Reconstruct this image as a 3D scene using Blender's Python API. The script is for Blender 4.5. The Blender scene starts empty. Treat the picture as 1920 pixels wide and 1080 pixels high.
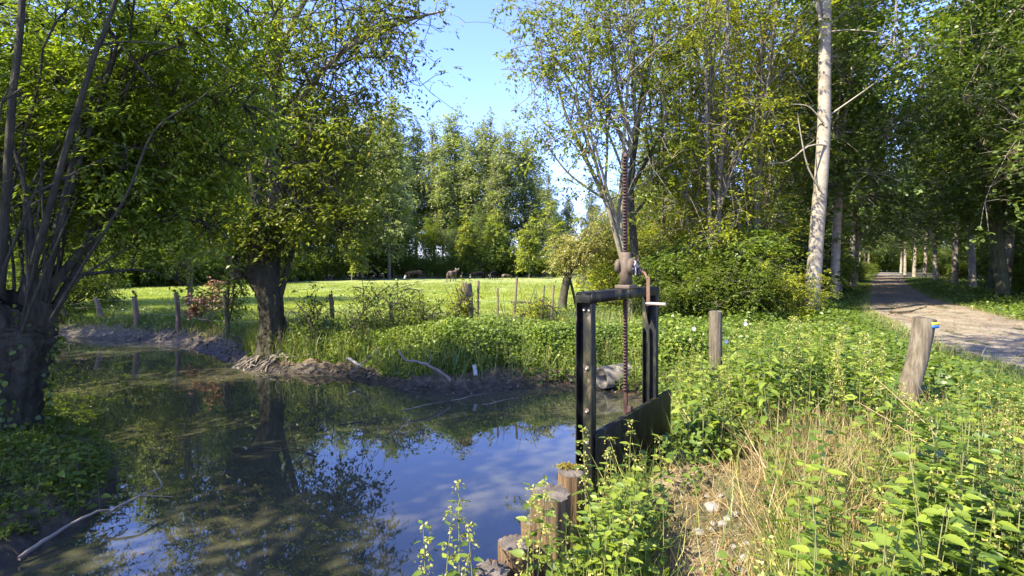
import bpy, bmesh, math, random
import numpy as np
from mathutils import Vector
sc = bpy.context.scene
R = math.radians
# ------------------------------------------------------------------ camera, world, sun, exposure
EYE = 1.65
cd = bpy.data.cameras.new('camera'); cam = bpy.data.objects.new('camera', cd)
sc.collection.objects.link(cam); sc.camera = cam
cd.sensor_width = 36; cd.lens = 18; cd.shift_y = -43/1920
cd.clip_start = 0.05; cd.clip_end = 3000
cam.location = (0, 0, EYE); cam.rotation_euler = (R(90), 0, 0)
SUN_AZ = math.atan2(-0.86, -0.51); SUN_EL = R(45)
sd = Vector((math.sin(SUN_AZ)*math.cos(SUN_EL), math.cos(SUN_AZ)*math.cos(SUN_EL), math.sin(SUN_EL)))
w = bpy.data.worlds.new('World'); sc.world = w; w.use_nodes = True
nt = w.node_tree; nt.nodes.clear()
sky = nt.nodes.new('ShaderNodeTexSky'); sky.sky_type = 'NISHITA'; sky.sun_disc = False
sky.sun_elevation = SUN_EL; sky.sun_rotation = SUN_AZ % (2*math.pi); sky.air_density = 1.0; sky.dust_density = 0.3; sky.ozone_density = 4.0
bg = nt.nodes.new('ShaderNodeBackground'); bg.inputs[1].default_value = 0.15
wo = nt.nodes.new('ShaderNodeOutputWorld')
tint = nt.nodes.new('ShaderNodeMix'); tint.data_type = 'RGBA'; tint.blend_type = 'MULTIPLY'; tint.inputs[0].default_value = 1; tint.inputs[7].default_value = (.52, .505, .76, 1)
nt.links.new(sky.outputs[0], tint.inputs[6]); nt.links.new(tint.outputs[2], bg.inputs[0]); nt.links.new(bg.outputs[0], wo.inputs[0])
sl = bpy.data.lights.new('sun', 'SUN'); sl.energy = 3.0; sl.angle = R(0.5); sl.color = (1, .91, .73)
so = bpy.data.objects.new('sun', sl); sc.collection.objects.link(so)
so.rotation_euler = (-sd).to_track_quat('-Z', 'Y').to_euler()
sc.view_settings.view_transform = 'Standard'; sc.view_settings.look = 'None'; sc.view_settings.gamma = 1
sc.view_settings.exposure = 2.55
sc.cycles.max_bounces = 9; sc.cycles.diffuse_bounces = 6; sc.cycles.transmission_bounces = 6; sc.cycles.glossy_bounces = 3

# ------------------------------------------------------------------ helpers
def P(u, v, Y):            # pixel of the 1920 photo at depth Y -> point in the place
    return ((u-960)/960*Y, Y, EYE+(497-v)/960*Y)

def tag(o, label=None, cat=None, group=None, kind=None):
    if label: o['label'] = label
    if cat: o['category'] = cat
    if group: o['group'] = group
    if kind: o['kind'] = kind
    return o

def empty(name, loc=(0, 0, 0), rz=0):
    o = bpy.data.objects.new(name, None); sc.collection.objects.link(o)
    o.location = loc; o.rotation_euler = (0, 0, rz); o.empty_display_size = .2
    return o

class MB:
    """collects polygons (numpy) for ONE mesh"""
    def __init__(s): s.v = []; s.l = []; s.n = []; s.r = []; s.nv = 0
    def add(s, verts, loops, totals, rnd=None):
        verts = np.asarray(verts, dtype=np.float32).reshape(-1, 3)
        s.v.append(verts); s.l.append(np.asarray(loops, dtype=np.int64).ravel()+s.nv)
        t = np.asarray(totals, dtype=np.int64).ravel(); s.n.append(t)
        s.r.append(np.full(len(t), .5, np.float32) if rnd is None else np.asarray(rnd, np.float32))
        s.nv += len(verts)
    def faces(s, verts, faces, rnd=None):
        s.add(verts, [i for f in faces for i in f], [len(f) for f in faces], rnd)
    def shift(s, off):
        s.v = [a - np.asarray(off, np.float32) for a in s.v]
    def mesh(s, name, mat, smooth=False):
        me = bpy.data.meshes.new(name)
        if not s.v: return me
        v = np.concatenate(s.v); l = np.concatenate(s.l); n = np.concatenate(s.n); r = np.concatenate(s.r)
        me.vertices.add(len(v)); me.vertices.foreach_set('co', v.ravel())
        me.loops.add(len(l)); me.loops.foreach_set('vertex_index', l.astype(np.int32))
        me.polygons.add(len(n)); st = np.zeros(len(n), np.int32); st[1:] = np.cumsum(n)[:-1]
        me.polygons.foreach_set('loop_start', st)
        if smooth: me.polygons.foreach_set('use_smooth', np.ones(len(n), bool))
        me.update(calc_edges=True)
        a = me.attributes.new('rnd', 'FLOAT', 'FACE'); a.data.foreach_set('value', r)
        me.materials.append(mat)
        return me
    def build(s, name, mat, parent=None, smooth=False, loc=None):
        o = bpy.data.objects.new(name, s.mesh(name, mat, smooth)); sc.collection.objects.link(o)
        if parent: o.parent = parent
        if loc is not None: o.location = loc
        return o
    # primitives
    def tube(s, pts, rad, seg=8, cap=True, wob=0, rng=None, rnd=None):
        pts = np.asarray(pts, float); n = len(pts); rad = np.broadcast_to(np.asarray(rad, float), (n,))
        t = np.gradient(pts, axis=0); t /= np.linalg.norm(t, axis=1, keepdims=True)+1e-9
        ref = np.array([0, 0, 1.]) if abs(t[0, 2]) < .9 else np.array([1., 0, 0])
        a = np.cross(t, ref); a /= np.linalg.norm(a, axis=1, keepdims=True)+1e-9
        b = np.cross(t, a)
        th = np.arange(seg)/seg*2*np.pi
        rr = rad[:, None]*np.ones((n, seg))
        if wob and rng is not None:
            rr = rr*(1+wob*(rng.random((1, seg))-.5)*2+wob*.5*(rng.random((n, seg))-.5)*2)
        v = pts[:, None, :]+rr[..., None]*(np.cos(th)[None, :, None]*a[:, None, :]+np.sin(th)[None, :, None]*b[:, None, :])
        i = np.arange(n-1)[:, None]*seg; j = np.arange(seg)[None, :]; k = (j+1) % seg
        q = np.stack([i+j, i+k, i+seg+k, i+seg+j], -1).reshape(-1, 4)
        loops = q.ravel().tolist(); tot = [4]*len(q)
        if cap:
            loops += list(range(seg)) + list(range((n-1)*seg, n*seg))[::-1]; tot += [seg, seg]
        s.add(v.reshape(-1, 3), loops, tot, None if rnd is None else [rnd]*len(tot))
    def box(s, c, h, ax=None, bev=0):
        """oriented box: centre c, half sizes h, axes ax (3x3 rows)"""
        ax = np.eye(3) if ax is None else np.asarray(ax, float)
        h = np.asarray(h, float); c = np.asarray(c, float)
        bm = bmesh.new(); bmesh.ops.create_cube(bm, size=2)
        for v in bm.verts: v.co = Vector((v.co.x*h[0], v.co.y*h[1], v.co.z*h[2]))
        if bev: bmesh.ops.bevel(bm, geom=bm.edges[:], offset=bev, segments=2, affect='EDGES', profile=.5)
        bm.verts.index_update()
        vs = np.array([v.co[:] for v in bm.verts])@ax+c
        fs = [[v.index for v in f.verts] for f in bm.faces]
        s.faces(vs, fs); bm.free()
    def prism(s, poly, axu, axv, axw, o, w0, w1):
        """polygon (u,v) extruded along w"""
        o = np.asarray(o, float); n = len(poly)
        vs = [o+np.asarray(axu)*p[0]+np.asarray(axv)*p[1]+np.asarray(axw)*w0 for p in poly] + \
             [o+np.asarray(axu)*p[0]+np.asarray(axv)*p[1]+np.asarray(axw)*w1 for p in poly]
        fs = [list(range(n))[::-1], list(range(n, 2*n))]+[[i, (i+1) % n, n+(i+1) % n, n+i] for i in range(n)]
        s.faces(np.array(vs), fs)

# leaf templates: (along, across, normal)
TQ = (np.array([(0, 0, 0), (.45, .5, .06), (1, 0, -.08), (.45, -.5, .06)]), [[0, 3, 2, 1]])
T8 = (np.array([(0, 0, 0), (.25, .46, .09), (.62, .36, .05), (1, 0, -.14), (.62, -.36, .05), (.25, -.46, .09), (.28, 0, 0), (.64, 0, -.03)]),
      [[0, 6, 1], [1, 6, 7, 2], [2, 7, 3], [0, 5, 6], [6, 5, 4, 7], [7, 4, 3]])
T8C = (T8[0]*[1, .8, 1]+np.array([(0, 0, 0), (0, 0, .06), (0, 0, -.02), (0, 0, -.22), (0, 0, -.02), (0, 0, .06), (0, 0, .02), (0, 0, -.06)]), T8[1])
def _serr(nt=6):
    up = []; 
    for i in range(nt):
        t = (i+.35)/nt; w = .5*math.sin(math.pi*min(1, t**.62))**.8*(1-.25*t)
        up.append((t+.05, w*1.04, .10*(1-t))); up.append((t+.055, w*.84, .08*(1-t)))
    mid = [(t, 0, -.10*t*t) for t in (.0, .2, .4, .6, .8, 1.05)]
    k = len(up); vs = mid+up+[(a, -b, c) for a, b, c in up]
    fs = []
    m = 6
    for side in (0, 1):
        off = m+side*k
        ring = [off+i for i in range(k)]
        # strips between midrib points
        for j in range(5):
            lo = int(round(j*k/5)); hi = int(round((j+1)*k/5))
            seg = ring[lo:min(hi+1, k)]
            f = [j, j+1] + seg[::-1]
            if j == 0: f = [0, 1]+seg[::-1]
            if side == 1: f = f[::-1]
            fs.append(f)
    return np.array(vs), fs
TS = _serr()
TB = (np.array([(-0, -.5, 0), (0, .5, 0), (.5, .35, .0), (1, 0, -.25), (.5, -.35, 0)]), [[0, 4, 2, 1], [4, 3, 2]])   # blade

def norm(a): return a/(np.linalg.norm(a, axis=-1, keepdims=True)+1e-9)

def leaves(mb, pos, d, up, L, W, T=TQ, rnd=None):
    pos = np.asarray(pos, float); N = len(pos)
    if N == 0: return
    d = norm(np.asarray(d, float)); s = norm(np.cross(up, d)); n = np.cross(d, s)
    tv, tf = T; L = np.broadcast_to(L, (N,)); W = np.broadcast_to(W, (N,))
    v = pos[:, None, :]+d[:, None, :]*(tv[None, :, 0, None]*L[:, None, None])+s[:, None, :]*(tv[None, :, 1, None]*W[:, None, None]) \
        + n[:, None, :]*(tv[None, :, 2, None]*L[:, None, None])
    fl = np.array([i for f in tf for i in f]); ft = np.array([len(f) for f in tf])
    loops = (np.arange(N)[:, None]*len(tv)+fl[None, :]).ravel()
    tot = np.tile(ft, N)
    if rnd is None: rnd = np.random.default_rng(N).random(N)
    mb.add(v.reshape(-1, 3), loops, tot, np.repeat(rnd, len(tf)))

_H = np.random.default_rng(99).random((256, 256))
def vnoise(x, y, f=1.0, o=0):
    x = np.asarray(x)*f+37.3+o*11.7; y = np.asarray(y)*f+91.1+o*5.3
    xi = np.floor(x).astype(int); yi = np.floor(y).astype(int); a = x-xi; b = y-yi
    a = a*a*(3-2*a); b = b*b*(3-2*b); g = lambda i, j: _H[i % 256, j % 256]
    return (g(xi, yi)*(1-a)+g(xi+1, yi)*a)*(1-b)+(g(xi, yi+1)*(1-a)+g(xi+1, yi+1)*a)*b
def fbm(x, y, f=1, o=0): return .5*vnoise(x, y, f, o)+.3*vnoise(x, y, f*2.1, o+1)+.2*vnoise(x, y, f*4.3, o+2)
def sstep(a, b, x): t = np.clip((x-a)/(b-a), 0, 1); return t*t*(3-2*t)

# ------------------------------------------------------------------ materials
def newmat(name):
    m = bpy.data.materials.new(name); m.use_nodes = True; nt = m.node_tree; nt.nodes.clear()
    o = nt.nodes.new('ShaderNodeOutputMaterial'); return m, nt, o
def N(nt, t, **k):
    n = nt.nodes.new(t)
    for a, b in k.items():
        if a.startswith('i_'): n.inputs[a[2:].replace('_', ' ')].default_value = b
        else: setattr(n, a, b)
    return n
def ramp(nt, fac, stops):
    r = nt.nodes.new('ShaderNodeValToRGB'); e = r.color_ramp.elements
    while len(e) < len(stops): e.new(.5)
    for q, (p, c) in zip(e, stops): q.position = p; q.color = (*c, 1)
    nt.links.new(fac, r.inputs[0]); return r.outputs[0]
def leafmat(name, stops, trans=.4, rough=.42, tg=(1.3, 1.35, .45), spec=.4):
    m, nt, o = newmat(name)
    k_ = 1.3 if name == 'leaf_shade' else 1.38 if name in ('leaf_dark', 'leaf_mid', 'leaf_ash') else (1.12 if name.startswith('leaf') else 1.05)
    stops = [(p, (c[0]*1.10*k_, c[1]*1.04*k_, c[2]*.95*k_)) for p, c in stops]
    a = N(nt, 'ShaderNodeAttribute', attribute_name='rnd')
    c = ramp(nt, a.outputs['Fac'], stops)
    oi = N(nt, 'ShaderNodeObjectInfo')
    hs = N(nt, 'ShaderNodeHueSaturation')
    mr = N(nt, 'ShaderNodeMapRange', i_To_Min=.82, i_To_Max=1.18); nt.links.new(oi.outputs['Random'], mr.inputs[0])
    nt.links.new(mr.outputs[0], hs.inputs['Value']); nt.links.new(c, hs.inputs['Color'])
    p = N(nt, 'ShaderNodeBsdfPrincipled', i_Roughness=rough); p.inputs['Specular IOR Level'].default_value = spec
    nt.links.new(hs.outputs[0], p.inputs['Base Color'])
    t = N(nt, 'ShaderNodeBsdfTranslucent')
    mx = N(nt, 'ShaderNodeMix', data_type='RGBA', blend_type='MULTIPLY'); mx.inputs[0].default_value = 1
    nt.links.new(hs.outputs[0], mx.inputs[6]); mx.inputs[7].default_value = (*tg, 1)
    nt.links.new(mx.outputs[2], t.inputs[0])
    ms = N(nt, 'ShaderNodeMixShader'); ms.inputs[0].default_value = trans
    nt.links.new(p.outputs[0], ms.inputs[1]); nt.links.new(t.outputs[0], ms.inputs[2]); nt.links.new(ms.outputs[0], o.inputs[0])
    return m
def noisemat(name, stops, scale=5, rough=.8, bump=.3, stretch=(1, 1, 1), detail=6, metal=0, dist=0, bscale=None, spec=.4, rr=None, bd=.02):
    m, nt, o = newmat(name)
    tc = N(nt, 'ShaderNodeTexCoord'); mp = N(nt, 'ShaderNodeMapping'); mp.inputs['Scale'].default_value = stretch
    nt.links.new(tc.outputs['Object'], mp.inputs[0])
    n = N(nt, 'ShaderNodeTexNoise', i_Scale=scale, i_Detail=detail, i_Roughness=.65, i_Distortion=dist)
    nt.links.new(mp.outputs[0], n.inputs['Vector'])
    c = ramp(nt, n.outputs[0], stops)
    p = N(nt, 'ShaderNodeBsdfPrincipled', i_Roughness=rough, i_Metallic=metal); p.inputs['Specular IOR Level'].default_value = spec
    nt.links.new(c, p.inputs['Base Color'])
    n2 = N(nt, 'ShaderNodeTexNoise', i_Scale=bscale or scale*3, i_Detail=8, i_Roughness=.7)
    nt.links.new(mp.outputs[0], n2.inputs['Vector'])
    b = N(nt, 'ShaderNodeBump', i_Strength=bump, i_Distance=bd); nt.links.new(n2.outputs[0], b.inputs['Height'])
    nt.links.new(b.outputs[0], p.inputs['Normal'])
    if rr:
        mr = N(nt, 'ShaderNodeMapRange', i_To_Min=rr[0], i_To_Max=rr[1]); nt.links.new(n2.outputs[0], mr.inputs[0]); nt.links.new(mr.outputs[0], p.inputs['Roughness'])
    nt.links.new(p.outputs[0], o.inputs[0])
    return m

M = {}
M['leaf_dark'] = leafmat('leaf_dark', [(0, (.045, .075, .014)), (.5, (.075, .115, .020)), (.9, (.13, .17, .028)), (1, (.24, .23, .04))], .45)
M['leaf_mid'] = leafmat('leaf_mid', [(0, (.06, .095, .016)), (.5, (.10, .145, .022)), (.92, (.17, .21, .03)), (1, (.32, .27, .04))], .55)
M['leaf_ash'] = leafmat('leaf_ash', [(0, (.065, .09, .018)), (.5, (.115, .15, .026)), (.9, (.20, .23, .04)), (1, (.32, .24, .05))], .45)
M['leaf_shade'] = leafmat('leaf_shade', [(0, (.05, .085, .022)), (.5, (.08, .125, .032)), (.95, (.13, .18, .045)), (1, (.24, .23, .05))], .38, spec=.6)
M['leaf_yellow'] = leafmat('leaf_yellow', [(0, (.10, .13, .018)), (.5, (.19, .22, .03)), (.9, (.30, .31, .045)), (1, (.42, .36, .05))], .5)
M['leaf_gold'] = leafmat('leaf_gold', [(0, (.11, .16, .03)), (.5, (.19, .24, .045)), (1, (.36, .36, .07))], .45)
M['leaf_poplar'] = leafmat('leaf_poplar', [(0, (.15, .195, .075)), (.5, (.23, .285, .105)), (1, (.36, .40, .16))], .35, spec=.7)
M['leaf_willow'] = leafmat('leaf_willow', [(0, (.16, .18, .07)), (.5, (.26, .26, .10)), (1, (.40, .37, .16))], .35)
M['leaf_brown'] = leafmat('leaf_brown', [(0, (.13, .075, .04)), (.5, (.26, .165, .10)), (1, (.38, .27, .17))], .3, tg=(1.2, .9, .6))
M['nettle'] = leafmat('nettle', [(0, (.035, .072, .014)), (.5, (.10, .16, .026)), (.9, (.19, .25, .035)), (.97, (.30, .30, .04)), (.985, (.34, .30, .05)), (1, (.24, .13, .04))], .42)
M['cover'] = leafmat('cover', [(0, (.04, .08, .014)), (.5, (.10, .16, .024)), (.9, (.19, .25, .034)), (1, (.34, .30, .05))], .40)
M['meadow'] = leafmat('meadow', [(0, (.14, .19, .035)), (.5, (.23, .29, .055)), (1, (.36, .38, .09))], .45)
M['weedgrass'] = leafmat('weedgrass', [(0, (.06, .10, .02)), (.5, (.11, .16, .035)), (.8, (.2, .22, .06)), (1, (.38, .32, .13))], .35)
M['straw'] = leafmat('straw', [(0, (.17, .125, .05)), (.5, (.31, .235, .11)), (1, (.46, .37, .20))], .25, tg=(1.1, 1, .7))
M['catkin'] = leafmat('catkin', [(0, (.16, .20, .04)), (.5, (.27, .29, .07)), (1, (.40, .36, .12))], .35)
M['petal'] = leafmat('petal', [(0, (.75, .77, .85)), (1, (.85, .85, .88))], .2, tg=(1, 1, 1))
M['bark_dark'] = noisemat('bark_dark', [(.3, (.032, .028, .018)), (.6, (.085, .075, .045)), (.8, (.16, .15, .09))], 5, .92, 1, (3, 3, .7), bd=.06)
M['bark_grey'] = noisemat('bark_grey', [(.3, (.07, .06, .04)), (.55, (.15, .13, .09)), (.8, (.26, .23, .16))], 6, .9, .8, (3, 3, .8), bd=.03)
M['bark_ash'] = noisemat('bark_ash', [(.3, (.12, .10, .06)), (.55, (.22, .19, .12)), (.8, (.34, .30, .2))], 6, .9, .6, (3, 3, .8), bd=.02)
M['bark_moss'] = noisemat('bark_moss', [(.3, (.04, .045, .018)), (.55, (.09, .09, .04)), (.8, (.15, .14, .08))], 6, .92, .6, (3, 3, .8), bd=.02)
M['twig'] = noisemat('twig', [(.3, (.13, .10, .07)), (.7, (.28, .24, .18))], 8, .85, .3)
M['stem_green'] = noisemat('stem_green', [(.3, (.12, .15, .04)), (.7, (.22, .20, .08))], 8, .7, .1)
M['post'] = noisemat('post', [(.3, (.04, .032, .02)), (.5, (.115, .092, .06)), (.75, (.21, .18, .125))], 5, .9, .7, (7, 7, .7), bd=.01)
M['stake'] = noisemat('stake', [(.25, (.08, .055, .035)), (.5, (.17, .12, .08)), (.8, (.28, .21, .14))], 5, .9, .6, (6, 6, .7), bd=.01)
M['pile'] = noisemat('pile', [(.3, (.04, .024, .012)), (.5, (.13, .08, .038)), (.72, (.24, .16, .08))], 4.5, .9, 1, (9, 9, .5), bd=.012)
M['moss'] = noisemat('moss', [(.3, (.22, .17, .02)), (.7, (.42, .34, .05))], 40, .95, 1, bd=.02)
M['paint'] = noisemat('paint', [(.38, (.003, .003, .0025)), (.50, (.007, .007, .005)), (.56, (.020, .024, .009)), (.62, (.04, .028, .016)), (.68, (.13, .115, .09))], 7, .4, .12, (1.6, 1.6, .7), rr=(.38, .7), spec=.25, bd=.004)
M['rust'] = noisemat('rust', [(.3, (.03, .015, .011)), (.55, (.065, .032, .024)), (.8, (.12, .065, .045))], 14, .75, .4, bd=.006)
M['cast'] = noisemat('cast', [(.3, (.055, .04, .026)), (.55, (.10, .075, .05)), (.8, (.17, .12, .08))], 11, .7, .3, bd=.004)
M['orange_rust'] = noisemat('orange_rust', [(.3, (.075, .04, .022)), (.6, (.15, .085, .05)), (.8, (.24, .16, .10))], 16, .7, .3, bd=.004)
M['bare_steel'] = noisemat('bare_steel', [(.3, (.32, .26, .22)), (.6, (.50, .44, .38)), (.8, (.60, .56, .5))], 14, .4, .2, metal=.3, bd=.003)
M['concrete'] = noisemat('concrete', [(.3, (.09, .08, .06)), (.6, (.18, .16, .13)), (.8, (.26, .24, .2))], 6, .9, .4)
M['stone'] = noisemat('stone', [(.3, (.12, .105, .08)), (.5, (.24, .22, .18)), (.8, (.38, .355, .31))], 9, .85, .5)
M['plank'] = noisemat('plank', [(.3, (.30, .27, .22)), (.7, (.52, .48, .42))], 6, .8, .4, (1, 8, 8))
M['yellow'] = noisemat('yellow', [(.3, (.62, .47, .03)), (.7, (.75, .58, .05))], 20, .5, .1)
M['blue'] = noisemat('blue', [(.3, (.02, .10, .42)), (.7, (.03, .14, .52))], 20, .5, .1)
M['wire'] = noisemat('wire', [(.3, (.2, .19, .17)), (.7, (.4, .38, .35))], 20, .5, .1, metal=.5)
M['white_plastic'] = noisemat('white_plastic', [(.3, (.6, .66, .75)), (.7, (.75, .78, .82))], 20, .4, .1)
def cow_mat(name, dark, light, lo, hi):
    return noisemat(name, [(lo, dark), (hi, light)], 1.3, .95, .15, detail=1.5, bscale=30, spec=.03)
M['cow_black'] = cow_mat('cow_black', (.010, .009, .009), (.35, .32, .28), .66, .68)
M['cow_tan'] = cow_mat('cow_tan', (.06, .045, .03), (.19, .145, .10), .35, .7)
M['cow_pied'] = cow_mat('cow_pied', (.010, .009, .009), (.5, .47, .42), .57, .59)
M['horn'] = noisemat('horn', [(.3, (.45, .40, .30)), (.7, (.6, .55, .45))], 8, .5, .1)

# pile top with growth rings and radial cracks
def ringmat():
    m, nt, o = newmat('cut_wood')
    tc = N(nt, 'ShaderNodeTexCoord')
    n = N(nt, 'ShaderNodeTexNoise', i_Scale=14, i_Detail=6); nt.links.new(tc.outputs['Object'], n.inputs['Vector'])
    wv = N(nt, 'ShaderNodeTexWave', wave_type='RINGS', rings_direction='Z', i_Scale=22, i_Distortion=4, i_Detail=3); nt.links.new(tc.outputs['Object'], wv.inputs['Vector'])
    mx = N(nt, 'ShaderNodeMath', operation='MULTIPLY'); nt.links.new(wv.outputs['Fac'], mx.inputs[0]); mx.inputs[1].default_value = .10
    ad = N(nt, 'ShaderNodeMath', operation='ADD'); nt.links.new(mx.outputs[0], ad.inputs[0]); nt.links.new(n.outputs[0], ad.inputs[1])
    c = ramp(nt, ad.outputs[0], [(.35, (.04, .032, .026)), (.65, (.11, .09, .07)), (1, (.22, .185, .15))])
    p = N(nt, 'ShaderNodeBsdfPrincipled', i_Roughness=.9); nt.links.new(c, p.inputs['Base Color'])
    b = N(nt, 'ShaderNodeBump', i_Strength=.8, i_Distance=.008); nt.links.new(ad.outputs[0], b.inputs['Height']); nt.links.new(b.outputs[0], p.inputs['Normal'])
    nt.links.new(p.outputs[0], o.inputs[0]); return m
M['cut'] = ringmat()

def barkpale():
    m, nt, o = newmat('bark_pale')
    tc = N(nt, 'ShaderNodeTexCoord'); mp = N(nt, 'ShaderNodeMapping'); mp.inputs['Scale'].default_value = (1, 1, 1.6)
    nt.links.new(tc.outputs['Object'], mp.inputs[0])
    n = N(nt, 'ShaderNodeTexNoise', i_Scale=2.2, i_Detail=5); nt.links.new(mp.outputs[0], n.inputs['Vector'])
    c = ramp(nt, n.outputs[0], [(.3, (.15, .125, .085)), (.5, (.25, .215, .155)), (.75, (.33, .29, .21))])
    n2 = N(nt, 'ShaderNodeTexNoise', i_Scale=9, i_Detail=4); mp2 = N(nt, 'ShaderNodeMapping'); mp2.inputs['Scale'].default_value = (1, 1, 2.2)
    nt.links.new(tc.outputs['Object'], mp2.inputs[0]); nt.links.new(mp2.outputs[0], n2.inputs['Vector'])
    k = ramp(nt, n2.outputs[0], [(.68, (0, 0, 0)), (.72, (1, 1, 1))])
    mx = N(nt, 'ShaderNodeMix', data_type='RGBA'); nt.links.new(k, mx.inputs[0]); nt.links.new(c, mx.inputs[6]); mx.inputs[7].default_value = (.07, .06, .045, 1)
    p = N(nt, 'ShaderNodeBsdfPrincipled', i_Roughness=.8); nt.links.new(mx.outputs[2], p.inputs['Base Color'])
    b = N(nt, 'ShaderNodeBump', i_Strength=.5, i_Distance=.02); nt.links.new(n2.outputs[0], b.inputs['Height']); nt.links.new(b.outputs[0], p.inputs['Normal'])
    nt.links.new(p.outputs[0], o.inputs[0]); return m
M['bark_pale'] = barkpale()

# ------------------------------------------------------------------ terrain
WZ = -0.60
POLY = np.array([(-.35, 1.95), (-.05, 2.25), (.10, 2.55), (.30, 2.95), (.52, 3.28), (1.16, 4.18), (1.40, 4.6), (1.80, 6.0), (2.15, 7.6), (2.0, 8.6), (1.6, 9.3), (1.1, 9.45),
                 (0, 9.15), (-.92, 8.8), (-1.9, 9.1), (-3.46, 10.3), (-4.6, 10.5), (-5.5, 10.85), (-6.3, 11.6), (-7.5, 12.8), (-9.2, 14.2), (-10.9, 15.0), (-14, 15.9),
                 (-30, 18.5), (-60, 22), (-60, 16), (-30, 13), (-14, 10.8), (-8.0, 8.3), (-5.6, 6.9), (-4.55, 5.95), (-3.95, 5.2), (-3.65, 4.4), (-3.75, 3.8),
                 (-4.1, 3.1), (-3.8, 2.0), (-3, 1.3), (-.8, 1.3)])
def psdf(x, y):
    x = np.asarray(x, float); y = np.asarray(y, float)
    d = np.full(x.shape, 1e9); ins = np.zeros(x.shape, bool)
    n = len(POLY)
    for i in range(n):
        a = POLY[i]; b = POLY[(i+1) % n]; e = b-a
        t = np.clip(((x-a[0])*e[0]+(y-a[1])*e[1])/(e@e), 0, 1)
        d = np.minimum(d, (x-a[0]-t*e[0])**2+(y-a[1]-t*e[1])**2)
        c = ((a[1] > y) != (b[1] > y)) & (x < (b[0]-a[0])*(y-a[1])/((b[1]-a[1]) if b[1] != a[1] else 1e-9)+a[0])
        ins ^= c
    d = np.sqrt(d); return np.where(ins, -d, d)
PL = [(6.2, -30), (6.6, 0), (7.0, 5), (7.35, 7.3), (8.6, 11), (12.9, 19), (32, 46), (55, 77), (108, 150), (250, 345)]       # left edge of the path
PRT = [(11, -30), (11.6, 0), (12.0, 6), (12.8, 10), (15.2, 15.2), (20.7, 25), (37, 48), (60.5, 79), (113, 151), (256, 346)]
def pxl(y): return np.interp(y, [p[1] for p in PL], [p[0] for p in PL])
def pxr(y): return np.interp(y, [p[1] for p in PRT], [p[0] for p in PRT])
def gz(x, y):
    x = np.asarray(x, float); y = np.asarray(y, float)
    d = psdf(x, y)
    d = d+(fbm(x, y, 1.6, 3)-.5)*.35*sstep(0, .3, np.abs(d))*sstep(3.8, 5, y)
    # near right bank: steep revetment
    near = sstep(5.4, 4.4, y)*sstep(-1.5, -.5, x)
    leftb = sstep(-2.5, -3.5, x)*sstep(9, 7, y)
    prof_far = np.interp(d, [-3, -1.0, -.25, 0, .25, .55, 1.0, 1.7, 3.0], [-1.5, -1.15, -.72, -.61, -.50, -.34, -.16, -.05, 0])
    prof_near = np.interp(d, [-3, -.3, -.12, 0, .08, .25, 1.0, 3, 6], [-1.5, -1.3, -1.1, -.5, .0, .2, .27, .18, 0])
    prof_left = np.interp(d, [-3, -1.0, -.15, 0, .3, .8, 2, 5], [-1.5, -1.15, -.75, -.61, -.35, -.12, -.02, 0])
    z = prof_far*(1-near)*(1-leftb)+prof_near*near+prof_left*leftb*(1-near)
    onp = sstep(1.0, .1, np.maximum(pxl(y)-x, x-pxr(y)))
    rb = np.interp(y, [9, 18, 30, 80], [2.8, 4.0, 5.0, 9])
    z = z-.45*sstep(15, 42, y)*sstep(rb+4, rb-2, x)*(1-onp)
    rough = (fbm(x, y, 1.3)-.5)*.10+(fbm(x, y, 5, 7)-.5)*.05*sstep(16, 9, np.hypot(x, y-6))
    bankn = (fbm(x, y, 7, 4)-.5)*.16*sstep(-.1, .1, d)*sstep(1.3, .5, d)
    z = z*(1-onp)+(rough*sstep(0, .8, d)+bankn)*(1-onp)
    return z
def axis(lo, hi, f0, f1, fine, g=1.12, mx=25):
    a = list(np.arange(f0, f1+1e-6, fine)); s = fine; p = a[-1]
    while p < hi: s = min(s*g, mx); p += s; a.append(p)
    s = fine; p = a[0]; b = []
    while p > lo: s = min(s*g, mx); p -= s; b.append(p)
    return np.array(b[::-1]+a)
xs = axis(-700, 900, -12, 9, .085); ys = axis(-120, 1500, 1.2, 16.5, .075)
X, Y = np.meshgrid(xs, ys); Z = gz(X, Y)
nx, ny = len(xs), len(ys)
mb = MB(); i = np.arange(ny-1)[:, None]*nx; j = np.arange(nx-1)[None, :]
q = np.stack([i+j, i+j+1, i+nx+j+1, i+nx+j], -1).reshape(-1, 4)
mb.add(np.stack([X, Y, Z], -1).reshape(-1, 3), q, np.full(len(q), 4))
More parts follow.
